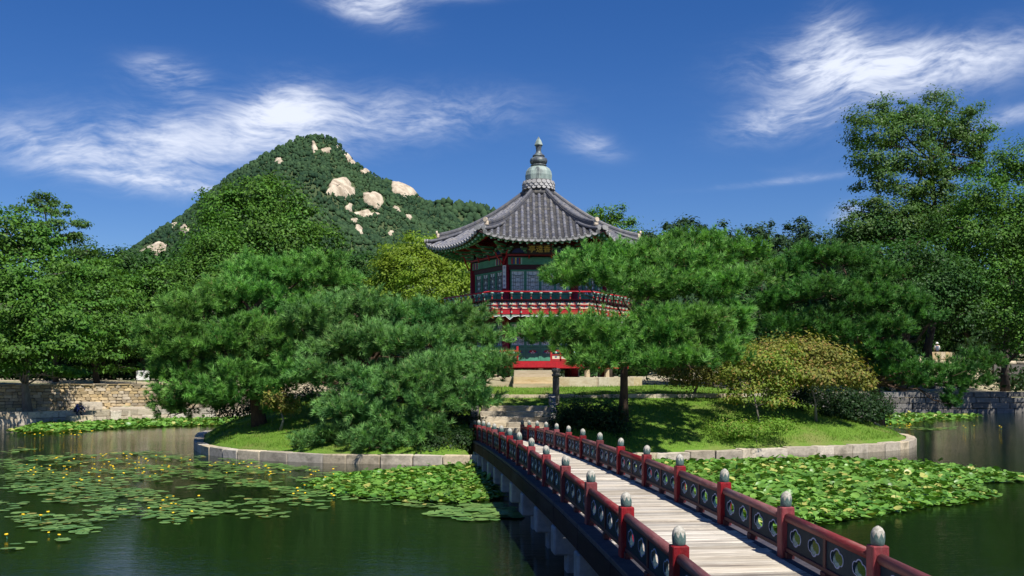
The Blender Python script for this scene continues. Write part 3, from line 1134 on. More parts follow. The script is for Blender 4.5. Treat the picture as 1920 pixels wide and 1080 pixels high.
    strip = MB(); strip.box((0, -AB + .03, 5.925), (RB - .04, .07, .05)); strip.box((0, -AB + .03, 5.755), (RB - .04, .07, .03)); strip.box((0, -AB + .03, 6.16), (RB - .03, .08, .04)); stripm = strip.mesh('balcony_rail', M_redb)
    cr = MB()
    def bow(xc, z0, z1, w):
        cr.m = 0; cr.box((xc, -AB + .045, (z0 + z1) / 2), (w, .03, z1 - z0))
        cr.m = 1
        zc = (z0 + z1) / 2
        h = (z1 - z0)
        for sx in (-1, 1):
            cr.prism([(xc + sx * .03, zc + .1 * h), (xc + sx * .13, zc + .38 * h), (xc + sx * .15, zc + .1 * h), (xc + sx * .06, zc - .1 * h)][::sx], AB - .036, AB - .026,
                     Matrix(((1, 0, 0, 0), (0, 0, -1, 0), (0, 1, 0, 0), (0, 0, 0, 1))))
        cr.m = 2
        cr.prism([(xc + .055 * math.cos(R(60 * k)), zc + .02 + .3 * h * math.sin(R(60 * k))) for k in range(6)], AB - .036, AB - .02,
                 Matrix(((1, 0, 0, 0), (0, 0, -1, 0), (0, 1, 0, 0), (0, 0, 0, 1))))
    nb = 10; sp = RB / nb
    for j in range(nb):
        xc = (j - (nb - 1) / 2) * sp
        bow(xc, 5.775, 5.895, sp * .82)
        bow(xc, 5.955, 6.06, sp * .82)
        cr.m = 3; cr.box((xc, -AB + .05, 6.1), (sp * .9, .03, .07))
    crm = cr.mesh('painted_panel', [M_cream, M_blue, M_redb, M_navy])
    # curved balusters
    prof = [(0, 5.5), (-.06, 5.5), (-.075, 5.62), (-.05, 5.74), (-.055, 5.9), (-.12, 6.05), (-.2, 6.17), (-.235, 6.3), (-.225, 6.4), (-.18, 6.4), (-.175, 6.3), (-.13, 6.2), (-.05, 6.1), (0, 5.98)]
    bl = MB()
    fr_ = Matrix(((0, 0, 1, 0), (1, 0, 0, -AB), (0, 1, 0, 0), (0, 0, 0, 1)))
    bl.m = 0; bl.prism(prof, -.024, .024, fr_)
    bl.m = 1
    for z in (5.56, 5.68, 5.8, 5.92): bl.box((0, -AB - .062 , z), (.055, .03, .05))
    bl.m = 2
    for (n_, z) in ((-.05, 5.62), (-.04, 5.82), (-.07, 5.98), (-.17, 6.2), (-.2, 6.34)):
        bl.box((0, -AB + n_, z), (.056, .055, .075))
    bl.m = 3; bl.lathe([(.025, 6.38), (.03, 6.4), (.075, 6.435), (.07, 6.46), (.03, 6.465)], 10, (0, -AB - .2, 0))
    bl.m = 1; bl.box((0, -AB - .20, 6.28), (.05, .05, .2))
    balm = bl.mesh('baluster', [M_maroon, M_redb, M_pgreen, M_mint])
    RT = (AB + .2) / math.cos(R(30))
    m = MB(); m.tube([(-RT / 2, -AB - .2, 6.495), (RT / 2, -AB - .2, 6.495)], .036, 10); toprail = m.mesh('handrail', M_redb)
    tr = MB()
    pts = scallop(RB)
    y0 = -AB + .0
    top = 5.50
    vs = []; fs = []
    for (x, d) in pts: vs += [(x, y0, top), (x, y0, top - d)]
    n = len(pts)
    fs = [(2 * i, 2 * i + 1, 2 * i + 3, 2 * i + 2) for i in range(n - 1)]
    tr.m = 0; tr.add(vs, fs); tr.add([(a, y0 + .03, c) for a, b, c in vs], [f[::-1] for f in fs])
    vs = []
    for (x, d) in pts: vs += [(x, y0 - .004, top - d + .026), (x, y0 - .004, top - d - .004), (x, y0 + .03, top - d - .004)]
    fs = []
    for i in range(n - 1): fs += [(3 * i, 3 * i + 1, 3 * i + 4, 3 * i + 3), (3 * i + 1, 3 * i + 2, 3 * i + 5, 3 * i + 4)]
    tr.m = 1; tr.add(vs, fs)
    vs = []
    for (x, d) in pts: vs += [(x, y0 - .005, top - d + .042), (x, y0 - .005, top - d + .028)]
    tr.m = 2; tr.add(vs, [(2 * i, 2 * i + 1, 2 * i + 3, 2 * i + 2) for i in range(n - 1)])
    trim = tr.mesh('wavy_trim', [M_pgreen, M_white, M_navy])
    six('apron_board', apron); six('balcony_rail', stripm); six('painted_panel', crm); six('handrail', toprail); six('wavy_trim', trim)
    for k in range(6):
        for j in range(nb + 1):
            if j == nb: continue
            q = Matrix.Rotation(R(60 * k), 4, 'Z') @ Vector(((j - nb / 2 + .0) * sp, 0, 0))
            link('baluster', balm, pv, (q.x, q.y, base), (0, 0, R(60 * k)))
    m = MB(); m.box((0, 0, 5.58), (.1, .1, .42)); cp = m.mesh('corner_post', M_redb)
    for k in range(6):
        p = HP(RB - .02, 60 * k + 30, 0); link('corner_post', cp, pv, (p.x, p.y, base), (0, 0, R(60 * k + 30)))
    # --- lower railing
    lr = MB(); lr.m = 0
    def low_seg(b, xa, xb):
        L = xb - xa; n = max(1, round(L / .42))
        y_ = -AB + .1
        b.m = 0
        b.box(((xa + xb) / 2, y_, 3.93), (L, .07, .06)); b.box(((xa + xb) / 2, y_, 3.75), (L, .05, .04)); b.box(((xa + xb) / 2, y_, 3.53), (L, .06, .08))
        for i in range(n + 1): b.box((xa + L * i / n, y_, 3.7), (.06, .06, .44))
        for i in range(n):
            x = xa + L * (i + .5) / n
            b.m = 1; b.box((x, y_ + .01, 3.65), (L / n - .09, .03, .15))
            b.m = 2; b.lathe([(.02, 3.79), (.06, 3.84), (.055, 3.88), (.03, 3.9)], 8, (x, y_, 0))
            b.m = 3; b.box((x, y_ - .008, 3.66), (.09, .01, .05)); b.m = 0
    low_seg(lr, -RB / 2 + .04, RB / 2 - .04); lrm = lr.mesh('lower_railing', [M_redb, M_cream, M_mint, M_blue])
    six('lower_railing', lrm, range(1, 6))
    for a, b in ((-RB / 2 + .04, -1.02), (.46, RB / 2 - .04)):
        q = MB(); low_seg(q, a, b); q.box((b if a < -1 else a, -AB + .1, 3.8), (.09, .09, .66)); q.build('lower_railing', [M_redb, M_cream, M_mint, M_blue], pv, loc=(0, 0, base))
    # --- plaque and pillar board
    def text_mesh(s, size, mat, ext=.006):
        cu = bpy.data.curves.new('txt', 'FONT'); cu.body = s; cu.size = size; cu.align_x = 'CENTER'; cu.align_y = 'CENTER'; cu.extrude = ext
        o = bpy.data.objects.new('txt', cu); COL.objects.link(o)
        me = bpy.data.meshes.new_from_object(o.evaluated_get(bpy.context.evaluated_depsgraph_get()))
        bpy.data.objects.remove(o)
        me.materials.clear(); me.materials.append(mat)
        return me
    m = MB(); m.m = 0; m.box((0, 0, 0), (.98, .05, .40)); m.m = 1
    for a, b in (((-.5, 0, .21), (.5, 0, .21)), ((-.5, 0, -.21), (.5, 0, -.21))): m.bar(a, b, .06, .05)
    for x in (-.515, .515): m.box((x, -.005, 0), (.05, .07, .52))
    plq = m.build('name_plaque', [M_dark, M_maroon], pv, loc=(-.05, -ap - .72, 8.40 + base), rot=(R(12), 0, 0))
    bpy.context.view_layer.update()
    link('plaque_lettering', text_mesh('亭遠香', .33, M_gold), plq, (0, -.034, 0), (R(90), 0, 0))
    p = HP(3.08, -30, 0)
    m = MB(); m.box((0, 0, 0), (.15, .03, 1.02)); bd = m.build('pillar_board', M_white, pv, loc=(p.x - .06, p.y - .19, 7.24 + base), rot=(0, 0, R(-14)))
    for i, ch in enumerate('手一車不夾'):
        link('board_lettering', text_mesh(ch, .13, M_inkblue, .003), bd, (0, -.019, .40 - .2 * i), (R(90), 0, 0))
    # --- roof
    roof = MB()
    nx, na = 28, 22
    def sheet(b, dz, Amax_off=0, flip=False, A0=.5):
        vs = []; fs = []
        for j in range(na + 1):
            for i in range(nx + 1):
                u = -1 + 2 * i / nx
                Ae = eave_A(u * 4.62 * T30) + Amax_off
                A = A0 + (Ae - A0) * j / na
                x = u * A * T30
                vs.append((x, -A, roof_z(x, A) + dz))
        for j in range(na):
            for i in range(nx):
                a = j * (nx + 1) + i
                q = (a, a + 1, a + nx + 2, a + nx + 1)
                fs.append(q[::-1] if not flip else q)
        b.add(vs, fs, True)
    sheet(roof, 0)
    top = roof.mesh('roof_bed', M_tileb)
    rf = link('roof', top, pv, (0, 0, base))
    for k in range(1, 6): link('roof_bed', top, rf, (0, 0, 0), (0, 0, R(60 * k)))
    sof = MB(); sheet(sof, -.13, -.06, True, 2.0); sofm = sof.mesh('soffit', M_maroon)
    for k in range(6): link('soffit', sofm, rf, (0, 0, 0), (0, 0, R(60 * k)))
    # eave boards
    eb = MB()
    for (off, d0, d1, mi) in ((-.02, -.01, -.07, 0), (-.07, -.06, -.12, 1)):
        vs = []; eb.m = mi
        for i in range(41):
            u = -1 + 2 * i / 40
            A = eave_A(u * 4.62 * T30) + off; x = u * A * T30
            z = roof_z(x, A)
            vs += [(x, -A, z + d0), (x, -A, z + d1), (x, -A + .06, z + d1)]
        fs = []
        for i in range(40): fs += [(3 * i, 3 * i + 1, 3 * i + 4, 3 * i + 3), (3 * i + 1, 3 * i + 2, 3 * i + 5, 3 * i + 4)]
        eb.add(vs, fs)
    ebm = eb.mesh('eave_board', [M_maroon, M_green])
    for k in range(6): link('eave_board', ebm, rf, (0, 0, 0), (0, 0, R(60 * k)))
    # rafters, one by one
    NRF = 17
    for i in range(NRF):
        u = -1 + 2 * (i + .5) / NRF
        b = MB(); b.m = 0
        P_ = []
        for A in (2.5, 3.4, 4.2):
            x = u * A * T30; P_.append(Vector((x, -A, roof_z(x, A) - .235)))
        b.tube(P_, .055, 8)
        d = (P_[2] - P_[1]).normalized()
        b.m = 1; b.tube([P_[2], P_[2] + d * .012], .05, 8)
        b.m = 2; b.tube([P_[2] - d * .28, P_[2] - d * .01], .057, 8)
        me = b.mesh('rafter', [M_redb, M_pgreen, M_green])
        b = MB(); b.m = 0
        A0_, A1_ = 3.8, eave_A(u * 4.62 * T30) - .10
        pa = Vector((u * A0_ * T30, -A0_, roof_z(u * A0_ * T30, A0_) - .15)); pb = Vector((u * A1_ * T30, -A1_, roof_z(u * A1_ * T30, A1_) - .165))
        b.bar(pa, pb, .085, .085)
        d = (pb - pa).normalized()
        b.m = 1; b.bar(pb, pb + d * .01, .08, .08)
        me2 = b.mesh('flying_rafter', [M_green, M_mint])
        for k in range(6):
            link('rafter', me, rf, (0, 0, 0), (0, 0, R(60 * k))); link('flying_rafter', me2, rf, (0, 0, 0), (0, 0, R(60 * k)))
    # tiles
    def half_tube(b, P0, P1, r0, r1, n=7, cap=True):
        d = (P1 - P0).normalized(); s = d.cross(Vector((0, 0, 1))).normalized(); up = s.cross(d)
        vs = []
        for P_, r in ((P0, r0), (P1, r1)):
            for k in range(n + 1):
                a = math.pi * k / n
                vs.append(P_ + s * (r * math.cos(a)) + up * (r * math.sin(a)))
        fs = [(k, k + 1, n + 2 + k, n + 1 + k) for k in range(n)]
        b.add(vs, fs, True)
        if cap: b.add(vs[n + 1:], [list(range(n + 1))]); b.add(vs[:n + 1], [list(range(n + 1))[::-1]])
    TL = .33
    tm = MB(); half_tube(tm, Vector((0, TL / 2 + .02, 0)), Vector((0, -TL / 2 - .01, 0)), .070, .082)
    tile_mes = [tm.mesh('cover_tile', M_tile)]
    SPC = .268
    rest = MB(); bed = MB(); ends = []
    for i in range(-9, 10):
        x = i * SPC
        Amin = max(.62, abs(x) / T30 + .10)
        Ae = eave_A(x) + .02
        if Ae - Amin < .1: continue
        nT = max(1, round((Ae - Amin) / .30))
        As = np.linspace(Ae, Amin, nT + 1)
        for a, b_ in zip(As[:-1], As[1:]):
            P1 = Vector((x, -a, roof_z(x, a) + .02)); P0 = Vector((x, -b_, roof_z(x, b_) + .02))
            half_tube(rest, P0, P1, .070, .082, 6, True)
            mid = (P0 + P1) / 2; d = (P1 - P0)
            o = link('cover_tile', tile_mes[0], rf)
            q = (-d).to_track_quat('Y', 'Z')
            o.matrix_local = Matrix.Translation(mid) @ q.to_matrix().to_4x4() @ Matrix.Diagonal((1, d.length / TL, 1, 1))
        ends.append((x, Ae))
    restm = rest.mesh('cover_tiles', M_tile)
    for k in range(1, 6): tag(link('cover_tiles', restm, rf, (0, 0, 0), (0, 0, R(60 * k))), kind='stuff')
    for i in range(-9, 9):
        xc = (i + .5) * SPC
        Amin = max(.6, abs(xc) / T30 - .05); Ae = eave_A(xc) + .07
        n = int((Ae - Amin) / .115)
        if n < 1: continue
        As = np.linspace(Amin, Ae, n + 1)
        w = SPC * .34
        for a, b_ in zip(As[:-1], As[1:]):
            z0, z1 = roof_z(xc, a) + .018, roof_z(xc, b_) + .046
            vs = [(xc - w, -a, z0 + .016), (xc, -a, z0), (xc + w, -a, z0 + .016), (xc - w, -b_, z1 + .016), (xc, -b_, z1), (xc + w, -b_, z1 + .016),
                  (xc - w, -b_, z1 - .03), (xc, -b_, z1 - .045), (xc + w, -b_, z1 - .03)]
            bed.add(vs, [(0, 3, 4, 1), (1, 4, 5, 2), (3, 6, 7, 4), (4, 7, 8, 5)])
    bedm = bed.mesh('pan_tiles', M_tileb)
    for k in range(6): tag(link('pan_tiles', bedm, rf, (0, 0, 0), (0, 0, R(60 * k))), kind='stuff')
    e = MB(); e.tube([(0, .0, 0), (0, -.035, 0)], .092, 12, smooth=False); endm = e.mesh('eave_end_tile', M_tilee)
    e = MB(); e.prism([(.115 * math.cos(R(a)), .10 * math.sin(R(a)) + .03) for a in range(180, 361, 20)], 0, .03, Matrix(((1, 0, 0, 0), (0, 0, -1, 0), (0, 1, 0, 0), (0, 0, 0, 1)))); panm = e.mesh('eave_drip_tile', M_tilee)
    for k in range(6):
        rot = Matrix.Rotation(R(60 * k), 4, 'Z')
        for (x, Ae) in ends:
            o = link('eave_end_tile', endm, rf); o.matrix_local = rot @ Matrix.Translation((x, -Ae, roof_z(x, Ae) + .045)) @ Matrix.Rotation(R(22), 4, 'X')
        for i in range(-9, 9):
            x = (i + .5) * SPC; Ae = eave_A(x) + .07
            o = link('eave_drip_tile', panm, rf); o.matrix_local = rot @ Matrix.Translation((x, -Ae, roof_z(x, Ae) + .02))
    # hips
    def hip_pts(r0, r1, n, lift=0.0):
        out = []
        for i in range(n + 1):
            r = r0 + (r1 - r0) * i / n
            A = r * math.cos(R(30))
            out.append(HP(r, 30, roof_z(A * T30, A) + lift * (i / n) ** 3))
        return out
    hp = MB()
    for (w, z0, z1, r1) in ((.22, -.02, .08, 4.7), (.18, .084, .125, 4.66), (.21, .128, .16, 4.7), (.17, .164, .20, 4.68)):
        pts = hip_pts(.55, r1, 24, .12)
        s = Vector((math.cos(R(30)), math.sin(R(30)), 0))
        vs = []
        for p_ in pts:
            vs += [p_ + s * w / 2 + Vector((0, 0, z0)), p_ - s * w / 2 + Vector((0, 0, z0)), p_ - s * w / 2 + Vector((0, 0, z1)), p_ + s * w / 2 + Vector((0, 0, z1))]
        fs = []
        for i in range(len(pts) - 1):
            for k in range(4): fs.append((4 * i + k, 4 * i + (k + 1) % 4, 4 * i + 4 + (k + 1) % 4, 4 * i + 4 + k))
        fs.append([4 * (len(pts) - 1) + k for k in range(4)])
        hp.add(vs, fs)
    hp.tube([p_ + Vector((0, 0, .20)) for p_ in hip_pts(.55, 4.7, 24, .12)], .075, 8)
    hp.tube([p_ + Vector((0, 0, .06)) for p_ in hip_pts(4.6, 5.36, 8, .06)], .10, 8)
    for sx in (-1, 1):
        s = Vector((math.cos(R(30)), math.sin(R(30)), 0)) * sx * .2
        hp.tube([p_ + s + Vector((0, 0, .03)) for p_ in hip_pts(3.6, 5.22, 10, .03)], .075, 7)
    hpm = hp.mesh('hip_ridge', M_tile)
    e = MB()
    pe = hip_pts(.55, 4.7, 24, .12)[-1]
    dirv = Vector((math.sin(R(30)), -math.cos(R(30)), 0))
    e.bbox(pe + dirv * .05 + Vector((0, 0, .12)), (.2, .16, .22), .04, Matrix.Rotation(R(30), 3, 'Z'))
    e.tube([pe + dirv * .08 + Vector((0, 0, .27)), pe + dirv * .16 + Vector((0, 0, .27))], .10, 10)
    em = e.mesh('ridge_end', M_plaster)
    e = MB()
    pt = hip_pts(4.6, 5.36, 8, .06)[-1]
    for s_ in (-.18, 0, .18):
        s = Vector((math.cos(R(30)), math.sin(R(30)), 0)) * s_
        e.tube([pt + s - dirv * abs(s_) * .7 + Vector((0, 0, .05)), pt + s - dirv * abs(s_) * .7 + dirv * .04 + Vector((0, 0, .05))], .105, 12)
    ctm = e.mesh('corner_end_tiles', M_tilee)
    for k in range(6):
        h = link('hip_ridge', hpm, rf, (0, 0, 0), (0, 0, R(60 * k)))
        link('ridge_end', em, rf, (0, 0, 0), (0, 0, R(60 * k))); link('corner_end_tiles', ctm, rf, (0, 0, 0), (0, 0, R(60 * k)))
    # crown of tiles and finial
    cr = MB(); cr.lathe([(.74, 11.3), (.76, 11.48), (.70, 11.50), (.70, 11.62), (.735, 11.64), (.735, 11.86), (.70, 11.9), (.66, 12.06)], 24); cr.build('tile_crown', M_tileb, rf)
    e = MB(); e.tube([(0, 0, 0), (0, -.05, 0)], .105, 12, smooth=False); cdm = e.mesh('crown_tile', M_tilee)
    for row, z in enumerate((11.68, 11.80, 11.92)):
        for k in range(20):
            a = R(18 * k + 9 * (row % 2))
            o = link('crown_tile', cdm, rf, (.715 * math.sin(a), -.715 * math.cos(a), z), (R(-18), 0, a))
    fn = link('finial', None, pv) if False else empty('finial', (0, 0, base), 0, pv)
    m = MB(); m.lathe([(.62, 12.0), (.645, 12.05), (.66, 12.3), (.62, 12.48), (.53, 12.62), (.40, 12.71), (.30, 12.74)], 10, smooth=False); m.build('dome', M_copper, fn)
    m = MB(); m.lathe([(.30, 12.74), (.39, 12.78), (.36, 12.82), (.30, 12.83)], 16); m.lathe([(.30, 12.83), (.40, 12.90), (.43, 13.0), (.40, 13.10), (.28, 13.18), (.26, 13.19)], 12, mod=lambda a, i: 1 + .03 * math.cos(6 * a)); m.build('bulb', M_copperd, fn)
    m = MB(); m.lathe([(.26, 13.19), (.30, 13.23), (.27, 13.28), (.19, 13.33), (.14, 13.40), (.12, 13.5), (.15, 13.68), (.16, 13.72)], 12); m.build('neck', M_copperd, fn)
    m = MB(); m.lathe([(.16, 13.72), (.22, 13.76), (.14, 13.95), (.012, 14.16)], 6, smooth=False); m.build('spike', M_copper, fn)


pavilion()

# ------------------------------------------------------------------ vegetation
def unit(n, r):
    v = r.normal(size=(n, 3)); v /= np.linalg.norm(v, axis=1)[:, None] + 1e-9
    return v


def lobes_from(spec):
    """spec rows: (px, py, Y, half width px, half height px[, depth factor]) -> centre, radii in metres"""
    out = []
    for s in spec:
        px, py, Y, rx, rz = s[:5]
        k = s[5] if len(s) > 5 else .9
        c = at(px, py, Y)
        out.append((np.array(c), np.array((rx * Y / F, rx * Y / F * k, rz * Y / F))))
    return out


def leaf_cards(P, N, size, r, aspect=.55, jitter=.35):
    """one diamond leaf per point, facing N; returns verts, faces, var"""
    n = len(P)
    t = unit(n, r); N = N / (np.linalg.norm(N, axis=1)[:, None] + 1e-9)
    t = t - N * np.sum(t * N, 1)[:, None]; t /= np.linalg.norm(t, axis=1)[:, None] + 1e-9
    b = np.cross(N, t)
    L = size * r.uniform(.65, 1.3, n)[:, None]
    fold = N * (L * .18)
    v = np.stack([P - t * L * .5, P + b * L * aspect * .5 + fold * .0, P + t * L * .5 - fold, P - b * L * aspect * .5], 1).reshape(-1, 3)
    f = np.arange(4 * n).reshape(n, 4)
    var = np.repeat(r.uniform(0, 1, n), 4)
    return v, f, var


def broad_crown(lobes, n_leaf, size, r, clump=.16, up=.5, cl_per=85, flat=.7):
    """leaves gathered in clumps spread through the lobes, mostly near their skins"""
    vol = np.array([l[1][0] * l[1][2] for l in lobes]); vol = vol / vol.sum()
    Ps, Ns = [], []
    for (c, rad), w in zip(lobes, vol):
        ncl = max(6, int(n_leaf * w / cl_per))
        d = unit(ncl, r)
        d[:, 2] = np.where(d[:, 2] < -.35, d[:, 2] * .6, d[:, 2])
        rr = r.uniform(.5, 1.12, ncl) ** .6
        rr *= 1 + .13 * np.sin(d[:, 0] * 7 + d[:, 2] * 5 + c[0]) + r.normal(0, .05, ncl)
        cc = c + d * rr[:, None] * rad
        k = cl_per
        sz = np.mean(rad) * clump * 1.25 * r.uniform(.55, 1.35, (ncl, 1, 1)) + .07
        off = r.normal(size=(ncl, k, 3)) * sz * np.array((1, 1, flat))
        p = (cc[:, None, :] + off).reshape(-1, 3)
        on = off / (np.linalg.norm(off, axis=2)[..., None] + 1e-6)
        nn = np.repeat(d, k, 0) * .45 + on.reshape(-1, 3) * .55 + unit(ncl * k, r) * .45 + np.array((0, 0, up))
        Ps.append(p); Ns.append(nn)
    P = np.concatenate(Ps); N = np.concatenate(Ns)
    return leaf_cards(P, N, size, r)


def needle_crown(lobes, n_tuft, r, nl=.17, per=22, wid=.013):
    """pine: tufts of needles set on up-turned shoots around flattened pads"""
    vol = np.array([l[1][0] * l[1][2] for l in lobes]); vol = vol / vol.sum()
    V, VAR = [], []
    tw_a, tw_b = [], []
    subs = []
    for (c, rad), w in zip(lobes, vol):
        ns_ = max(5, int(7 + rad[0] * 2.5))
        d = unit(ns_, r); d[:, 2] = d[:, 2] * .8 + .12
        cc = c + d * rad * r.uniform(.35, .86, (ns_, 1))
        for q in cc:
            k = r.uniform(.34, .52)
            subs.append(((q, rad * np.array((k, k, k * .72)) + .05), w / ns_))
    for (c, rad), w in subs:
        nt = max(12, int(n_tuft * w))
        # shoots: short curved twigs that radiate from the pad, tufts ride on them
        ns = max(3, nt // 5)
        d = unit(ns, r)
        d[:, 2] = np.abs(d[:, 2]) * np.where(r.uniform(size=ns) < .86, 1, -.5)
        rr = r.uniform(.2, 1.05, ns) ** .5 * (1 + .10 * np.sin(9 * d[:, 0] + 6 * d[:, 1] + c[0] * 3))
        root = c + d * rr[:, None] * rad
        out = d * np.array((1, 1, .35)); out[:, 2] += r.uniform(.25, .95, ns)
        out += r.normal(0, .28, (ns, 3)); out /= np.linalg.norm(out, axis=1)[:, None]
        Ls = r.uniform(.22, .55, ns)
        shade = r.uniform(-.1, .85, ns)
        tw_a.append(root - out * .1); tw_b.append(root + out * Ls[:, None])
        for k in range(5):
            t = (k + .6) / 5
            p = root + out * (Ls * t)[:, None] + r.normal(0, .035, (ns, 3))
            # needles sweep forward along the shoot
            nd = unit(ns * per, r).reshape(ns, per, 3)
            ax = out[:, None, :]
            spread = .9 if k < 4 else .6
            dirn = nd * spread + ax * 1.0
            dirn /= np.linalg.norm(dirn, axis=2)[..., None]
            side = np.cross(dirn, unit(ns * per, r).reshape(ns, per, 3)); side /= np.linalg.norm(side, axis=2)[..., None] + 1e-9
            L = nl * r.uniform(.7, 1.2, (ns, per, 1))
            b0 = p[:, None, :]
            v = np.stack([b0 - side * wid * .5 + dirn * L * .06, b0 + side * wid * .5 + dirn * L * .06, b0 + dirn * L], 2).reshape(-1, 3)
            V.append(v)
            tv = np.clip(shade[:, None] + r.uniform(0, .25, (ns, per)) + (.15 if k == 4 else -.04 * (4 - k)), 0, 1)  # lit tips and dark gaps of the tufts are put into the tone
            VAR.append(np.repeat(tv.reshape(-1), 3))
    V = np.concatenate(V); VAR = np.concatenate(VAR)
    Fc = np.arange(len(V)).reshape(-1, 3)
    return V, Fc, VAR, np.concatenate(tw_a), np.concatenate(tw_b)


def wiggle(a, b, n, amp, r, sag=0.0):
    a, b = np.asarray(a, float), np.asarray(b, float)
    t = np.linspace(0, 1, n + 1)[:, None]
    p = a + (b - a) * t
    off = r.normal(0, amp, (n + 1, 3)); off[0] = 0; off[-1] = 0
    p = p + off * np.linalg.norm(b - a)
    p[:, 2] += sag * np.sin(np.pi * t[:, 0]) * np.linalg.norm(b - a)
    return p


def limbs(trunk_pts, r_base, r_top, lobes, r, limb_r=.35, twigs=3, low=1):
    """trunk as a bent tapering tube, a limb to every lobe and forks inside it"""
    m = MB()
    tp = np.asarray(trunk_pts, float)
    n = len(tp)
    rad = np.linspace(r_base, r_top, n); rad[0] *= 1.35
    m.tube(tp, rad, 10)
    for c, rd in lobes:
        d = np.linalg.norm(tp - (c - np.array((0, 0, rd[2] * .8 + .25 * np.linalg.norm(c[:2] - tp[-1][:2])))), axis=1)
        i = int(np.argmin(d[low:])) + low
        a = tp[i]
        rr = max(.012, min(rad[i] * .75, limb_r * rad[0] * (.35 + .5 * rd[0] / 2.5)))
        w = wiggle(a, c, 5, .05, r, .06)
        m.tube(w, np.linspace(rr, rr * .4, 6), 6)
        for k in range(twigs):
            e = c + unit(1, r)[0] * rd * np.array((.8, .8, .7))
            w2 = wiggle(w[3 + k % 3], e, 3, .06, r)
            m.tube(w2, np.linspace(rr * .45, rr * .12, 4), 5)
    return m


def plant_tree(name, label, cat, base, trunk, lobes, leaf, bark, n, size, kind='broad', rb=.2, rt=.08, group=None, seed=0, clump=.16, up=.5, per=22, twigs=3, nl=.23, flat=.7, wid=.023, low=1):
    r = np.random.default_rng(seed + 100)
    b = np.array(base, float)
    root = tag(empty(name, base), label, cat, group)
    lob = [(np.asarray(c) - b, rd) for c, rd in lobes]
    tp = np.asarray(trunk, float) - b
    m = limbs(tp, rb, rt, lob, r, twigs=twigs, low=low)
    if kind == 'pine':
        v, f, var, ta, tb = needle_crown(lob, n * 1.75, r, nl, per, wid)
        tw = MB()
        for a_, b_ in zip(ta[::9], tb[::9]): tw.tube([a_, b_], [.012, .006], 3, caps=False)
        tag(tw.build('twigs', bark, root), kind='stuff')
    else:
        v, f, var = broad_crown(lob, n * 2.0, size * 1.17, r, clump, up, flat=flat)
    m.build('trunk', bark, root)
    link('crown', fast_mesh('crown', v, f, leaf, False, {'var': var}), root)
    return root


def gz(x, y):
    d = poly_dist(np.array([x]), np.array([y]), POND)[0]
    if d < 0: return float(island_z(x, y))
    return float(ground_z(np.array([x]), np.array([y]))[0])


def px_base(px, Y):
    x = (px - 960) / F * Y
    return (x, Y, gz(x, Y) - .05)


def trunk_to(base, pts):
    return np.array([base] + [tuple(p) for p in pts])


# --- pines on the island
b = px_base(487, 38.6)
plant_tree('pine_tree', 'broad spreading pine at the far left of the island, lowest boughs over the water', 'pine tree', b,
           trunk_to(b, [at(478, 735, 38.7), at(450, 690, 38.8), at(440, 640, 39), at(470, 585, 39.2), at(505, 545, 39.4)]),
           lobes_from([(322, 628, 38.2, 62, 40), (375, 585, 39, 70, 40), (450, 560, 39.6, 75, 36), (530, 528, 40, 75, 36), (328, 680, 37.8, 50, 30), (395, 655, 38, 75, 36), (480, 625, 38.4, 70, 38),
                       (555, 580, 39.5, 60, 36), (345, 722, 37.8, 55, 26), (430, 705, 37.6, 62, 26), (330, 762, 38.2, 36, 16), (395, 752, 37.6, 46, 14), (575, 508, 41, 62, 32), (500, 690, 38.2, 50, 30), (480, 520, 41, 60, 32), (620, 535, 41, 50, 28), (302, 650, 38, 40, 26), (420, 765, 38.6, 40, 14), (322, 705, 38, 36, 22), (525, 655, 38, 50, 34), (350, 745, 37.4, 62, 24), (440, 745, 37, 66, 28), (505, 735, 37, 50, 30), (560, 700, 37, 50, 34), (320, 775, 38, 44, 12), (540, 770, 37.4, 40, 18)]),
           L_pine, M_pbark, 7800, 0, 'pine', .24, .07, 'pines on the island', 1)
b = px_base(690, 37.4)
plant_tree('pine_tree', 'big blue-green pine between the bridge and the left end of the island', 'pine tree', b,
           trunk_to(b, [at(700, 740, 37.5), at(690, 690, 37.5), at(720, 640, 37.6), at(740, 600, 37.8)]),
           lobes_from([(610, 610, 37.5, 70, 40), (655, 585, 38.5, 66, 32), (740, 606, 38, 72, 32), (815, 606, 38, 66, 30), (878, 614, 37.4, 50, 32), (640, 665, 36.6, 75, 38), (725, 655, 36.4, 80, 38), (810, 650, 36.4, 65, 32),
                       (870, 690, 35, 70, 34), (925, 705, 34.8, 40, 34), (790, 715, 34.6, 75, 34), (705, 725, 34.8, 60, 32), (850, 745, 34.2, 65, 28), (920, 640, 36.5, 34, 24), (600, 715, 35.6, 50, 28), (800, 765, 33.8, 55, 18), (740, 745, 34, 50, 22), (895, 760, 34.4, 36, 16)]),
           L_pineb, M_pbark, 6200, 0, 'pine', .25, .07, 'pines on the island', 2)
b = px_base(655, 34.9)
plant_tree('pine_tree', 'low bushy young pine leaning over the kerb in front of the big blue-green pine', 'pine tree', b,
           trunk_to(b, [at(665, 810, 34.8), at(672, 785, 34.8), at(690, 765, 34.8)]),
           lobes_from([(668, 788, 34.2, 55, 34), (735, 800, 34.0, 55, 28), (795, 806, 33.8, 44, 22), (612, 822, 33.9, 38, 15), (690, 836, 33.4, 56, 16), (640, 770, 34.6, 36, 22), (765, 836, 33.4, 44, 13), (570, 838, 33.9, 26, 8)]),
           L_pineb, M_pbark, 2000, 0, 'pine', .08, .03, 'pines on the island', 3)
b = px_base(1168, 36.4)
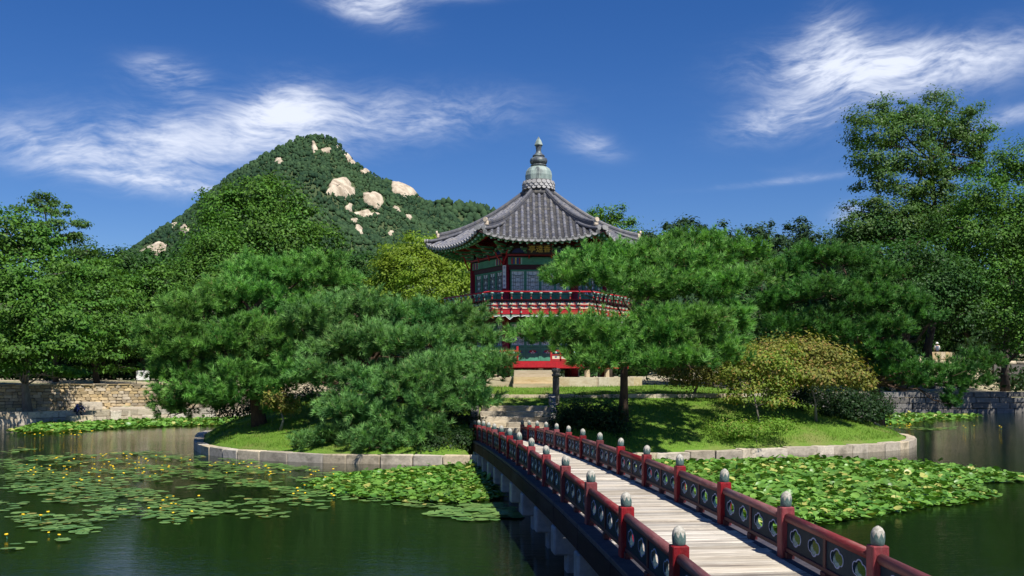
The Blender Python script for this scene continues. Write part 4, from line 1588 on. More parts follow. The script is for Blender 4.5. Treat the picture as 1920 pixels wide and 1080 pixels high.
plant_tree('pine_tree', 'pine with a dark straight trunk standing right of the stairs before the pavilion', 'pine tree', b,
           trunk_to(b, [at(1170, 735, 36.3), at(1170, 690, 36.3), at(1180, 640, 36.3), at(1190, 590, 36.4), at(1225, 540, 36.5), at(1260, 490, 36.7)]),
           lobes_from([(1095, 505, 35.6, 52, 32), (1155, 490, 36.4, 60, 30), (1230, 492, 37, 70, 30), (1320, 472, 37.4, 76, 34), (1385, 484, 37.8, 50, 36), (1070, 530, 34.8, 40, 26), (1140, 528, 34.6, 62, 30), (1220, 548, 34, 86, 30),
                       (1310, 540, 34.8, 84, 36), (1382, 545, 35.8, 58, 36), (1010, 632, 33.2, 48, 24), (1075, 636, 32.8, 74, 34), (1150, 636, 32.8, 70, 32), (1235, 612, 33, 70, 34), (1305, 615, 33.6, 70, 42), (1365, 610, 34.8, 54, 40),
                       (1110, 668, 32.6, 62, 22), (1195, 672, 32.4, 70, 24), (1265, 672, 32.6, 60, 28), (1345, 665, 33.8, 52, 30), (1290, 500, 35.2, 64, 28), (1240, 640, 32.4, 66, 28), (1085, 682, 32.4, 40, 13), (1150, 690, 32.2, 46, 11), (1130, 684, 31.8, 60, 13), (1210, 686, 31.5, 62, 13), (1285, 684, 31.8, 52, 16)]),
           L_pine, M_pbark, 7600, 0, 'pine', .165, .07, 'pines on the island', 4, low=3)
b = px_base(1648, 46.5)
plant_tree('pine_tree', 'wide pine at the right end of the island reaching out over the pond', 'pine tree', b,
           trunk_to(b, [at(1640, 720, 46.4), at(1620, 680, 46.3), at(1610, 620, 46.2), at(1590, 570, 46)]),
           lobes_from([(1455, 515, 46.5, 62, 30), (1520, 490, 47, 66, 28), (1590, 492, 47, 62, 28), (1645, 528, 46.6, 52, 28), (1455, 572, 45.6, 48, 30), (1520, 555, 45.4, 75, 34), (1610, 570, 45.4, 72, 34), (1690, 580, 45.8, 56, 30),
                       (1500, 615, 44.8, 66, 30), (1585, 630, 44.8, 72, 28), (1660, 622, 45, 58, 26), (1722, 598, 45.6, 46, 20), (1650, 668, 44.8, 60, 22), (1700, 697, 45, 54, 16), (1782, 700, 45.2, 52, 18), (1832, 688, 45.6, 32, 22),
                       (1800, 722, 45.4, 48, 18), (1735, 722, 45, 46, 16), (1788, 758, 45.2, 22, 18)]),
           L_pineshade, M_pbark, 5600, 0, 'pine', .25, .08, 'pines on the island', 5, nl=.25, wid=.027)

# --- shrubs on the island
def shrub(name, label, pxb, Y, spec, leaf, n, size, seed, rb=.05, stems=3, group='shrubs on the island', flat=.7, clump=.2):
    b = px_base(pxb, Y)
    lob = lobes_from(spec)
    r = np.random.default_rng(seed)
    c = np.mean([l[0] for l in lob], 0)
    return plant_tree(name, label, 'shrub', b, trunk_to(b, [np.array(b) * .6 + c * .4 + (.1, 0, 0), np.array(b) * .3 + c * .7]), lob, leaf, M_gbark, n, size, 'broad', rb, rb * .5, group, seed, clump, .5, flat=flat)


b = px_base(1428, 36.9)
plant_tree('azalea_shrub', 'small open yellow-green tree with thin crooked stems on the sunny slope', 'shrub', b,
           trunk_to(b, [at(1418, 762, 36.9), at(1412, 735, 36.9), at(1405, 705, 37)]),
           lobes_from([(1375, 690, 37, 34, 26), (1415, 675, 37.2, 42, 28), (1455, 700, 37, 36, 28), (1395, 725, 36.8, 40, 22), (1440, 735, 36.8, 36, 20), (1470, 672, 37.3, 30, 22), (1360, 660, 37.4, 24, 16), (1385, 748, 36.7, 26, 10), (1455, 756, 36.7, 26, 9)]),
           L_azg, M_gbark, 3600, .10, 'broad', .04, .018, 'shrubs on the island', 11, .17, .5, flat=.6)
m = MB()
shrub('azalea_shrub', 'wide domed olive and rust azalea right of the small yellow-green tree', 1530, 39.5,
      [(1415, 684, 39, 40, 24), (1460, 664, 39.4, 50, 22), (1510, 657, 39.6, 50, 20), (1560, 674, 39.4, 46, 20), (1598, 702, 39, 34, 18), (1618, 722, 39, 18, 12), (1480, 700, 38.8, 50, 22), (1540, 703, 38.8, 50, 18), (1445, 714, 38.8, 40, 16)], L_azal, 9000, .11, 12, .05)
shrub('azalea_shrub', 'dull green and yellow azalea left of the small yellow-green tree by the stone platform', 1300, 41.0,
      [(1262, 690, 41, 36, 20), (1305, 680, 41, 40, 22), (1335, 700, 40.6, 34, 24), (1285, 710, 40.6, 40, 16), (1350, 672, 41, 26, 16)], L_azal, 4800, .085, 13)
shrub('bush', 'dark bush in the shade beside the right rail of the stairs', 1095, 36.0,
      [(1080, 775, 36, 40, 22), (1120, 785, 35.6, 46, 24), (1065, 800, 35.4, 28, 20), (1150, 800, 35.4, 36, 20)], L_shade, 4200, .085, 14)
shrub('bush', 'rounded dark bush under the wide pine at the water edge on the right', 1655, 42.5,
      [(1620, 752, 42, 40, 22), (1600, 772, 41.6, 46, 20), (1550, 745, 41.5, 50, 22), (1650, 770, 42.2, 24, 18), (1490, 740, 41, 40, 18), (1560, 770, 41, 40, 14)], L_shade, 5200, .1, 15)
shrub('bush', 'brown-flecked bush hidden under the boughs of the far left pine', 525, 36.7,
      [(515, 745, 36.6, 20, 14), (540, 760, 36.6, 18, 12)], L_azal, 900, .085, 16)
shrub('bush', 'dark low bush left of the stairs behind the left bridge rail', 855, 36.2,
      [(850, 790, 36, 34, 20), (810, 800, 35.8, 36, 18), (880, 800, 36, 20, 18)], L_shade, 2600, .085, 17)
shrub('bush', 'dark leaf mass added as shade on the bank between the low young pine and the bridge', 850, 33.8,
      [(835, 832, 33.6, 40, 15), (870, 828, 33.8, 26, 15), (800, 838, 33.5, 30, 11)], L_shade, 2200, .085, 19)  # dark leaves added where the bank only lies in shade
shrub('bush', 'bright clover-like ground bush at the foot of the small yellow-green tree', 1420, 35.9,
      [(1400, 806, 35.7, 46, 4), (1440, 796, 36.1, 40, 4), (1360, 800, 35.8, 40, 4)], L_grass, 2600, .07, 18, .012)
shrub('bush', 'dark leaf mass added as shade under the pines at the back left shore of the island', 520, 44.0,
      [(450, 765, 44, 50, 16), (530, 760, 44, 60, 20), (600, 750, 44, 60, 26), (680, 745, 43, 60, 30), (760, 740, 43, 60, 30)], L_shade, 6000, .1, 20)  # added to darken the gap under the pines

# --- trees round the pond
GR = 'trees behind the pond'


def btree(label, pxb, Y, top, spec, leaf, n, size, seed, rb=.25, bark=None, clump=.15, name='broadleaf_tree', group=GR, twigs=3, flat=.8, up=.5, tall=1.3):
    b = px_base(pxb, Y)
    t = at(top[0], top[1], Y)
    r = np.random.default_rng(seed)
    tp = wiggle(b, t, 6, .018, r)
    return plant_tree(name, label, 'tree', b, tp, lobes_from([(q[0], q[1], q[2], q[3] * 1.08, q[4] * tall) for q in spec]), leaf, bark or M_bark, n, size, 'broad', rb, rb * .3, group, seed, clump, up, twigs=twigs, flat=flat)


# left
btree('dense tree at the left edge standing on the bank above the stone blocks', 52, 60.6, (40, 480),
      [(20, 440, 61, 60, 40), (-30, 520, 60, 80, 60), (70, 520, 60, 70, 40), (20, 580, 59, 80, 36), (95, 600, 58.5, 66, 36), (40, 650, 58, 80, 30), (110, 650, 58, 50, 26), (-20, 640, 59, 60, 40), (60, 460, 61, 50, 34), (150, 630, 58.5, 40, 22), (20, 690, 59, 50, 14), (100, 688, 58.5, 36, 12), (130, 700, 60, 26, 8)],
      L_leaf, 15500, .21, 31, .22, M_gbark, flat=.35, clump=.19, tall=1.12)
btree('light feathery tree rising highest of the trees on the left', 105, 70, (85, 400),
      [(75, 375, 70, 26, 14), (60, 392, 70.5, 26, 12), (105, 395, 70, 24, 14), (92, 425, 69.5, 30, 14), (130, 420, 70, 24, 12), (120, 450, 70, 30, 14), (165, 470, 69.5, 30, 10), (75, 455, 71, 30, 16), (150, 440, 70, 18, 8)],
      L_soph, 3000, .18, 32, .16, clump=.2, flat=.45, tall=1.0)
btree('maple-like tree with layered boughs above the lit part of the fieldstone wall', 182, 69.5, (170, 560),
      [(130, 540, 69, 60, 24), (185, 560, 68.5, 56, 24), (150, 590, 68, 64, 22), (205, 610, 68, 50, 24), (150, 640, 67.5, 60, 20), (220, 655, 68, 40, 20), (180, 670, 67.5, 50, 14), (225, 690, 68, 30, 8), (130, 695, 68.5, 36, 8), (130, 500, 70, 50, 26), (190, 510, 70, 44, 22)],
      L_leaf, 8500, .2, 33, .18, flat=.3, clump=.2, tall=1.1)
btree('round green tree behind the white notice board on the left bank', 268, 76, (262, 590),
      [(240, 560, 76, 50, 34), (290, 545, 76, 50, 34), (265, 600, 75, 56, 34), (310, 600, 76, 44, 36), (240, 640, 75, 44, 24), (300, 650, 75, 44, 26), (215, 520, 78, 40, 28)],
      L_leaf, 8000, .23, 34, .2, clump=.2, flat=.5, tall=1.15)
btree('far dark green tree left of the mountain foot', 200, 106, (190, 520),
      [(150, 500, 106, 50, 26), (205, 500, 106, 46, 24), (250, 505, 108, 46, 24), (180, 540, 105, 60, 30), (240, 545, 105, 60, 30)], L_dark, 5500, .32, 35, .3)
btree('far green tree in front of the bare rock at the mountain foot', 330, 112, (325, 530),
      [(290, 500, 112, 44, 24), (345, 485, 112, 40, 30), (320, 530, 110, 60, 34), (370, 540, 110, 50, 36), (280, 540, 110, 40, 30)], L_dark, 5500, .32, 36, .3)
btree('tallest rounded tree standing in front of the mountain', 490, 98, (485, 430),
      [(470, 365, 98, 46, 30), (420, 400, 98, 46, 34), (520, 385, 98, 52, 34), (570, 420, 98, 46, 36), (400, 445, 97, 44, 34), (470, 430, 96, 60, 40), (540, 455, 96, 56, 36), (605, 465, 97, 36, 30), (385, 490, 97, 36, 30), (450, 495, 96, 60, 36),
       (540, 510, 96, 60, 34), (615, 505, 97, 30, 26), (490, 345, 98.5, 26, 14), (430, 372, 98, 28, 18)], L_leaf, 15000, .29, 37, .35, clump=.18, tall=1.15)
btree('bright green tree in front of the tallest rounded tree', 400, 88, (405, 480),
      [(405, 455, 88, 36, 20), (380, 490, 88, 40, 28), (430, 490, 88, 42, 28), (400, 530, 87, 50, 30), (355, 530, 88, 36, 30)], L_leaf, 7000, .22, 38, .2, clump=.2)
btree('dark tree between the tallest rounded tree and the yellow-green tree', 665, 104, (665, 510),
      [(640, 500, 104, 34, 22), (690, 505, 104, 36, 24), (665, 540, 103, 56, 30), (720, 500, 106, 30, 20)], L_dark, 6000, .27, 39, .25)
btree('yellow-green tree left of the pavilion', 805, 72, (800, 500),
      [(790, 462, 72, 40, 18), (750, 480, 72, 34, 20), (830, 490, 72, 40, 26), (775, 510, 71.5, 52, 26), (850, 520, 71.5, 36, 24), (730, 520, 72, 36, 26), (800, 545, 71, 60, 24), (860, 555, 71.5, 30, 24), (720, 560, 72, 40, 24)], L_yel, 15000, .17, 40, .2, clump=.17, flat=.45)
btree('green tree showing its top above the roof right of the finial', 1140, 84, (1142, 430),
      [(1142, 402, 84, 26, 12), (1165, 416, 84, 20, 10), (1120, 412, 84, 22, 10), (1145, 440, 84, 50, 22), (1140, 490, 84, 70, 40)], L_leaf, 5000, .2, 41, .25)
# far skyline right of the roof
for i, (px, py, w, h, Y) in enumerate(((1285, 432, 42, 18, 210), (1350, 446, 40, 20, 205), (1422, 443, 40, 20, 215), (1497, 443, 38, 22, 220), (1225, 452, 36, 18, 215), (1560, 462, 40, 24, 200))):
    lab = ['far blue-green tree on the skyline nearest the right roof corner', 'far tree on the skyline behind the pine top, second from the roof', 'far tree on the skyline left of the rounded one, in the dip', 'far rounded tree on the skyline right before the tall open tree', 'far tree just behind the right roof tip', 'far tree on the skyline under the tall open tree'][i]
    btree(lab, px, Y, (px, py + 30), [(px - w * .5, py + 4, Y, w * .6, h), (px + w * .5, py + 2, Y + 3, w * .6, h), (px, py - 6, Y, w * .55, h * .8), (px, py + 36, Y, w * 1.2, 34), (px - 10, py + 80, Y, w * 1.3, 50)], L_far, 2200, .6, 50 + i, .4, group='trees on the far skyline', clump=.2)
# right
btree('tall open-crowned tree with dark forking limbs on the right', 1742, 84, (1745, 300),
      [(1632, 218, 84, 38, 20), (1685, 208, 84.5, 46, 20), (1775, 208, 85, 56, 24), (1828, 245, 85, 34, 26), (1640, 255, 83, 48, 24), (1715, 252, 84, 50, 28), (1790, 262, 85, 48, 28), (1645, 298, 83, 50, 26), (1720, 305, 83, 50, 26), (1800, 305, 85, 44, 24),
       (1640, 342, 83, 40, 20), (1700, 352, 82, 40, 20), (1620, 392, 82.5, 36, 16), (1670, 398, 82, 44, 20), (1842, 285, 85.5, 24, 16), (1770, 345, 84, 40, 18), (1620, 430, 82, 46, 22), (1690, 435, 82, 50, 26), (1760, 420, 83, 50, 30), (1800, 380, 84, 36, 24), (1745, 380, 84.5, 50, 24), (1715, 400, 85, 44, 20)], L_soph, 24000, .2, 61, .36, clump=.16, twigs=5, flat=.55)
btree('leafy tree filling the right edge of the view', 1885, 80.5, (1880, 420),
      [(1870, 320, 80, 46, 26), (1920, 310, 80, 50, 30), (1840, 380, 79, 46, 30), (1905, 380, 78, 56, 36), (1810, 440, 78, 46, 30), (1880, 450, 77, 60, 40), (1950, 430, 77, 60, 60), (1830, 510, 76.5, 50, 34), (1900, 530, 75.5, 60, 44), (1960, 600, 75, 50, 50), (1870, 590, 75.5, 50, 30), (1920, 640, 75, 46, 20)],
      L_leaf, 19000, .2, 62, .3, clump=.16)
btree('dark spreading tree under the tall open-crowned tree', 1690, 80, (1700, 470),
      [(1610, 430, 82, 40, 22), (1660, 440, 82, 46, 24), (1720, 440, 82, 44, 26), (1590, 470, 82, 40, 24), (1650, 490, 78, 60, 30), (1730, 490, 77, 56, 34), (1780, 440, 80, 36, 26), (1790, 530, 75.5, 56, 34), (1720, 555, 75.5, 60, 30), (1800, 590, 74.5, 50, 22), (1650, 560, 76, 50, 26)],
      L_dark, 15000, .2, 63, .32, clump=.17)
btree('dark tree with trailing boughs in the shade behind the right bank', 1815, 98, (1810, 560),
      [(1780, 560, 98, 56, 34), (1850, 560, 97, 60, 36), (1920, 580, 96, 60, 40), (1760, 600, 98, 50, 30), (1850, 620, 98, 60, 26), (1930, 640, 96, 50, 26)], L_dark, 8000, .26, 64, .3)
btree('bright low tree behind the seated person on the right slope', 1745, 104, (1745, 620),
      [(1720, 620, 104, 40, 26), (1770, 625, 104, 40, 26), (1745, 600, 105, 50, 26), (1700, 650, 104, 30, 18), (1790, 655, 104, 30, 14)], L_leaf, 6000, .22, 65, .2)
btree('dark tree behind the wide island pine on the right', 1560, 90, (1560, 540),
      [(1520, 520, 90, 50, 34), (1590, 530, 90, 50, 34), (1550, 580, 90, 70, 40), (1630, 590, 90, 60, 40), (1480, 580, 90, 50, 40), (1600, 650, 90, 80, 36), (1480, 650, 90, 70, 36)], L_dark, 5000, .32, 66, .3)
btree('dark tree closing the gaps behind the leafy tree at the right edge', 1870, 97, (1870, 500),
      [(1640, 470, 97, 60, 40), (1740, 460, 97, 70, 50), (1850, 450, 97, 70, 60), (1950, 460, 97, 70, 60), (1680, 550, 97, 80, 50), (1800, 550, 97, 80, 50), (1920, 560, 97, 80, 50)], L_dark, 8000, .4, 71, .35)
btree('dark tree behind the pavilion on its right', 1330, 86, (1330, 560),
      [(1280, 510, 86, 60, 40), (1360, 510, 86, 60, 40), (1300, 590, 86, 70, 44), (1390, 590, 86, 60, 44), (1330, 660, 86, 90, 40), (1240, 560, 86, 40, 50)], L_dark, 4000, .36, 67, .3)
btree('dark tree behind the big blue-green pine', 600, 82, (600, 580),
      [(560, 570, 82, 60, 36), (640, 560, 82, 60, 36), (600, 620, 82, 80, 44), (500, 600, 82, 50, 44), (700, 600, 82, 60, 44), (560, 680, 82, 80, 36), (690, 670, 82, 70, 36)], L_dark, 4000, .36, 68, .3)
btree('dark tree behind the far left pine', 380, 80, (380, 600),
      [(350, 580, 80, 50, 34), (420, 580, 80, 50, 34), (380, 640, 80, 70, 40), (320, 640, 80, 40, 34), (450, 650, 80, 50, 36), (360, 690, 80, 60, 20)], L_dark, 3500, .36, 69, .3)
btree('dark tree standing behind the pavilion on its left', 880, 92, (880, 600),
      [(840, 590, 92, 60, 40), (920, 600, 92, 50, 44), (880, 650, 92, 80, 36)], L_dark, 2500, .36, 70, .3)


# undergrowth added as dark shade on the far bank: one mass nobody could count
def undergrowth():
    r = np.random.default_rng(5)
    Ps = []
    segs = [((-60, 66), (-36, 75)), ((-36, 75), (-24, 80)), ((-24, 80), (-8, 80)), ((-45, 72), (-20, 84)), ((-10, 86), (30, 94)), ((28, 83), (37, 86)), ((30, 94), (75, 92)), ((40, 90), (70, 84)), ((42, 85), (60, 83))]
    for (a, b_) in segs:
        n = 210
        t = r.uniform(0, 1, n)
        x = a[0] + (b_[0] - a[0]) * t + r.normal(0, 1.2, n); y = a[1] + (b_[1] - a[1]) * t + r.normal(0, 2.0, n)
        h = r.uniform(.3, 4.2, n)
        pxx = 960 + x / y * F
        h = np.where((pxx > 1708) & (pxx < 1802) & (y < 96), -3.0, h)
        h = np.where((pxx > 1850) & (y < 89), h * .15, h)
        zb = ground_z(x, y)
        for i in range(n):
            k = 32
            Ps.append(np.stack([x[i] + r.normal(0, .7, k), y[i] + r.normal(0, .7, k), zb[i] + h[i] + r.normal(0, .5, k)], 1))
    P = np.concatenate(Ps)
    N = unit(len(P), r) + (0, -.3, .5)
    v, f, var = leaf_cards(P, N, .42, r)
    tag(link('undergrowth', fast_mesh('undergrowth', v, f, L_shade, False, {'var': var})), 'undergrowth massed along the far banks, coloured dark for the shade there', 'undergrowth', kind='stuff')


undergrowth()


# --- lawn grass on the island
def vn(x, y):
    return np.sin(x * 3.1 + 2 * np.sin(y * 1.3)) * np.sin(y * 2.7 + 1.5 * np.sin(x * 1.1))


def grass():
    r = np.random.default_rng(9)
    n = 150000
    x = r.uniform(-13, 17, n); y = r.uniform(31.8, 47, n)
    w = np.clip((47 - y) / 8, .15, 1)
    k = r.uniform(size=n) < w
    x, y = x[k], y[k]
    a = np.arctan2(y - TC[1], x - TC[0]); d = np.hypot(x - TC[0], y - TC[1])
    ok = (d < rim_r(a) - .42) & ~((np.abs(x - .15) < 1.5) & (y < 39)) & ~((np.hypot(x - 1.26, y - 48) < 5.2)) & ~((np.abs(x - .95) < 1.05) & (y > 42.6))
    x, y = x[ok], y[ok]
    z = island_z(x, y)
    n = len(x)
    h = r.uniform(.035, .10, n) * (1 + .5 * np.sin(x * 2.1) * np.sin(y * 1.9))
    lean = r.normal(0, .035, (n, 2))
    th = r.uniform(0, np.pi, n); wd = .011
    dx, dy = np.cos(th) * wd, np.sin(th) * wd
    v = np.stack([np.stack([x - dx, y - dy, z - .01], 1), np.stack([x + dx, y + dy, z - .01], 1), np.stack([x + lean[:, 0], y + lean[:, 1], z + h], 1)], 1).reshape(-1, 3)
    f = np.arange(3 * n).reshape(n, 3)
    var = np.repeat(np.clip(.45 + .3 * vn(x, y) + .3 * np.sin(x * .9 + 2) * np.sin(y * .8) + r.normal(0, .2, n), 0, 1), 3)
    tag(link('grass', fast_mesh('grass', v, f, L_grass, False, {'var': var})), 'short bright lawn grass covering the island mound', 'grass', kind='stuff')


grass()

# ------------------------------------------------------------------ mountain
CREST = [(-300, 640), (60, 560), (170, 505), (215, 478), (260, 457), (300, 428), (350, 397), (400, 353), (440, 321), (480, 297), (520, 274), (550, 258), (580, 251), (612, 251), (635, 264), (652, 288), (690, 317), (730, 337), (775, 355), (800, 378),
         (840, 400), (880, 425), (930, 465), (980, 500), (1100, 560), (1300, 610)]
RIDGE2 = [(600, 430), (720, 400), (790, 380), (830, 374), (860, 377), (900, 382), (935, 395), (970, 415), (1030, 440), (1120, 455), (1230, 460), (1400, 462), (1600, 475), (1900, 500), (2300, 520)]


def vnoise(x, y, s, seed=0):
    return (np.sin(x * s * 1.1 + seed) * np.cos(y * s * .9 + seed * 2) + .6 * np.sin(x * s * 2.3 + y * s * 1.7 + seed) + .35 * np.sin(x * s * 4.9 - y * s * 4.1 + 2 * seed)) / 1.6


class Hill:
    def __init__(self, crest, Y0, Y1, cut, amp, seed):
        c = np.array(crest, float)
        self.X = (c[:, 0] - 960) / F * Y1
        self.Z = CAM_H + (HZ - c[:, 1]) / F * Y1 - cut
        self.Y0, self.Y1, self.amp, self.seed = Y0, Y1, amp, seed

    def z(self, X, Y):
        v = np.clip((np.asarray(Y, float) - self.Y0) / (self.Y1 - self.Y0), 0, 2)
        Xs = np.asarray(X, float) * (1 + (1 - np.minimum(v, 1)) * .12)
        H = np.interp(Xs, self.X, self.Z)
        up = np.where(v <= 1, np.minimum(v, 1) ** .92, 1 - .35 * (v - 1) - .25 * (v - 1) ** 2)
        n = vnoise(X, Y, .022, self.seed) * self.amp + vnoise(X, Y, .06, self.seed + 3) * self.amp * .35
        return 2 + np.maximum(H - 2, 0) * up + n * np.sin(np.pi * np.clip(v, 0, 1)) * np.clip(H / 120, .1, 1)

    def mesh(self, nx=130, ny=70):
        xs = np.linspace(self.X[0], self.X[-1], nx); ys = np.linspace(self.Y0, self.Y0 + (self.Y1 - self.Y0) * 1.9, ny)
        X, Y = np.meshgrid(xs, ys)
        v = np.stack([X.ravel(), Y.ravel(), self.z(X, Y).ravel()], 1)
        i = np.arange(nx * ny).reshape(ny, nx)
        f = np.stack([i[:-1, :-1], i[:-1, 1:], i[1:, 1:], i[1:, :-1]], -1).reshape(-1, 4)
        return v, f

    def hit(self, px, py):
        """the first point of the slope on the sight line through a pixel"""
        Y = np.linspace(self.Y0, self.Y1 * 1.02, 900)
        X = (px - 960) / F * Y
        d = self.z(X, Y) - (CAM_H + (HZ - py) / F * Y)
        k = int(np.argmax(d > 0)) if (d > 0).any() else int(np.argmax(d[300:]) + 300)
        return np.array((X[k], Y[k], self.z(X[k:k + 1], Y[k:k + 1])[0]))


peak = Hill(CREST, 820, 1300, 3, 14, 1.3)
ridge = Hill(RIDGE2, 1400, 1800, 7, 6, 4.1)
for h, nm in ((peak, 'mountain'), (ridge, 'mountain_ridge')):
    v, f = h.mesh()
    tag(link(nm, fast_mesh(nm, v, f, M_hill, True)), kind='structure')

ROCKS = [(640, 356, 27, 17, 0, 'large pale granite dome bulging from the middle of the mountainside'), (757, 357, 24, 15, -10, 'pale granite dome on the right shoulder of the mountain'), (700, 376, 23, 12, -28, 'slanting pale granite slab between the two domes'),
         (797, 373, 14, 5, -38, 'thin sloping granite slab at the right end of the mountain crest'), (290, 470, 26, 11, 25, 'striped bare rock slab at the left foot of the mountain'), (347, 434, 10, 9, 30, 'small leaning slab above the striped slab at the left foot'),
         (325, 424, 9, 4, 30, None), (523, 304, 8, 6, 15, None), (590, 279, 6, 10, 10, None), (612, 283, 9, 5, 10, None), (654, 294, 8, 8, 0, 'blocky cliff on the crest just right of the summit'), (686, 323, 8, 6, -20, None), (662, 306, 6, 4, -10, None),
         (673, 433, 9, 8, 0, None), (733, 440, 6, 6, 0, None), (680, 403, 18, 6, 8, None), (768, 408, 8, 4, -20, None), (745, 394, 10, 4, -40, None), (655, 392, 7, 8, 0, None), (700, 404, 12, 4, 0, None), (633, 278, 5, 3, -30, None),
         (665, 415, 8, 4, 0, None)]
rock_pos = []
for i, (px, py, w, hh, tilt, lab) in enumerate(ROCKS):
    c = peak.hit(px, py)
    r = np.random.default_rng(300 + i)
    # a bare face that follows the slope, bulging a little, with a ragged outline
    nr, na = 7, 30
    ph = r.uniform(0, 6.28, 4)
    vs = []; fs = []
    s = c[1] / F
    ct, st_ = math.cos(R(tilt)), math.sin(R(tilt))
    for j in range(nr + 1):
        for k in range(na):
            th = 2 * math.pi * k / na
            rho = 1.12 * (1 + .14 * math.sin(2 * th + ph[0]) + .12 * math.sin(3 * th + ph[1]) + .09 * math.sin(5 * th + ph[2]) + .06 * math.sin(9 * th + ph[3]))
            t = j / nr
            dx, dy = w * rho * t * math.cos(th), -hh * rho * t * math.sin(th)
            q = peak.hit(px + dx * ct + dy * st_, py + dy * ct - dx * st_)
            bul = (1 - t ** 2.2) * hh * s * .75 - (2.5 if j == nr else 0) + .5 * vnoise(q[0], q[2], .35, i) * hh * s * .12 + (1.2 if j < nr else 0)
            vs.append((q[0] - c[0], q[1] - c[1] - bul * .75, q[2] - c[2] + bul * .6))
    for j in range(nr):
        for k in range(na):
            fs.append((j * na + k, j * na + (k + 1) % na, (j + 1) * na + (k + 1) % na, (j + 1) * na + k))
    me = bpy.data.meshes.new('rock_outcrop'); me.from_pydata(vs, [], [f[::-1] for f in fs]); me.materials.append(M_rock)
    for p in me.polygons: p.use_smooth = True
    o = link('rock_outcrop', me, None, (c[0], c[1], c[2]))
    tag(o, lab or 'small pale granite outcrop among the trees of the mountainside', 'rock', 'granite outcrops on the mountain')
    rock_pos.append((px, py, w, hh))

ICO = None


def crowns(P, S, r, name, label, leaf, vert=1.15):
    """many small tree crowns as one mass"""
    global ICO
    if ICO is None:
        bm = bmesh.new(); bmesh.ops.create_icosphere(bm, subdivisions=1, radius=1)
        ICO = (np.array([v.co[:] for v in bm.verts]), np.array([[v.index for v in f.verts] for f in bm.faces])); bm.free()
    V0, F0 = ICO
    n = len(P)
    jit = 1 + r.normal(0, .24, (n, len(V0), 1))
    V = P[:, None, :] + V0[None] * jit * S[:, None, None] * np.array((1, 1, vert))
    Fc = F0[None] + (np.arange(n) * len(V0))[:, None, None]
    var = np.repeat(np.clip(.5 + .3 * vnoise(P[:, 0], P[:, 1] + P[:, 2], .03, 2) + r.normal(0, .22, n), 0, 1), len(V0))
    return tag(link(name, fast_mesh(name, V.reshape(-1, 3), Fc.reshape(-1, 3), leaf, False, {'var': var})), label, 'forest', kind='stuff')


def forests():
    r = np.random.default_rng(21)
    n = 36000
    px = r.uniform(150, 1000, n); vv = r.uniform(0, 1.0, n) ** .8
    Y = peak.Y0 + (peak.Y1 - peak.Y0) * vv
    X = (px - 960) / F * Y
    Zt = peak.z(X, Y)
    py = HZ - (Zt - CAM_H) / Y * F
    keep = py < 520
    for (a, b_, w, h) in rock_pos:
        k = ((px - a) / (w * 1.0)) ** 2 + ((py + 2 - b_) / (h * 1.0)) ** 2 < 1
        keep &= ~k
    gap = vnoise(X, Y, .05, 9) * .5 + r.uniform(-.2, 1, n)
    keep &= gap > -.25
    P = np.stack([X, Y, Zt + 1.2], 1)[keep]
    crowns(P, .9 + 2.4 * r.uniform(0, 1, len(P)) ** 2.4, r, 'mountain_forest', 'dense green forest covering the rocky mountain', L_far)
    n = 3500
    X = r.uniform(ridge.X[0] * .8, ridge.X[-1] * .5, n); Y = r.uniform(1560, 1815, n)
    crowns(np.stack([X, Y, ridge.z(X, Y) + 3], 1), r.uniform(3.5, 8, n), r, 'ridge_forest', 'forest on the lower ridge behind the pavilion roof', L_far)
    n = 2600
    Y = r.uniform(125, 420, n); X = r.uniform(-.75, .75, n) * Y
    S = r.uniform(2.0, 4.6, n)
    P = np.stack([X, Y, r.uniform(2.0, 9.5, n) + (Y - 125) * .012], 1)
    # small leaves on the nearer wood
    k = 26
    d = unit(n * k, r); PP = np.repeat(P, k, 0) + d * np.repeat(S, k)[:, None] * r.uniform(.6, 1.0, (n * k, 1))
    v, f, var = leaf_cards(PP, d + unit(n * k, r) * .5 + (0, 0, .4), 1.25, r)
    crowns(P, S * .85, r, 'distant_wood', 'dark wood filling the gaps behind the trees round the pond', L_dark)
    tag(link('distant_wood_leaves', fast_mesh('distant_wood_leaves', v, f, L_dark, False, {'var': var})), 'leafy skin of the dark wood behind the pond trees', 'forest', kind='stuff')


forests()

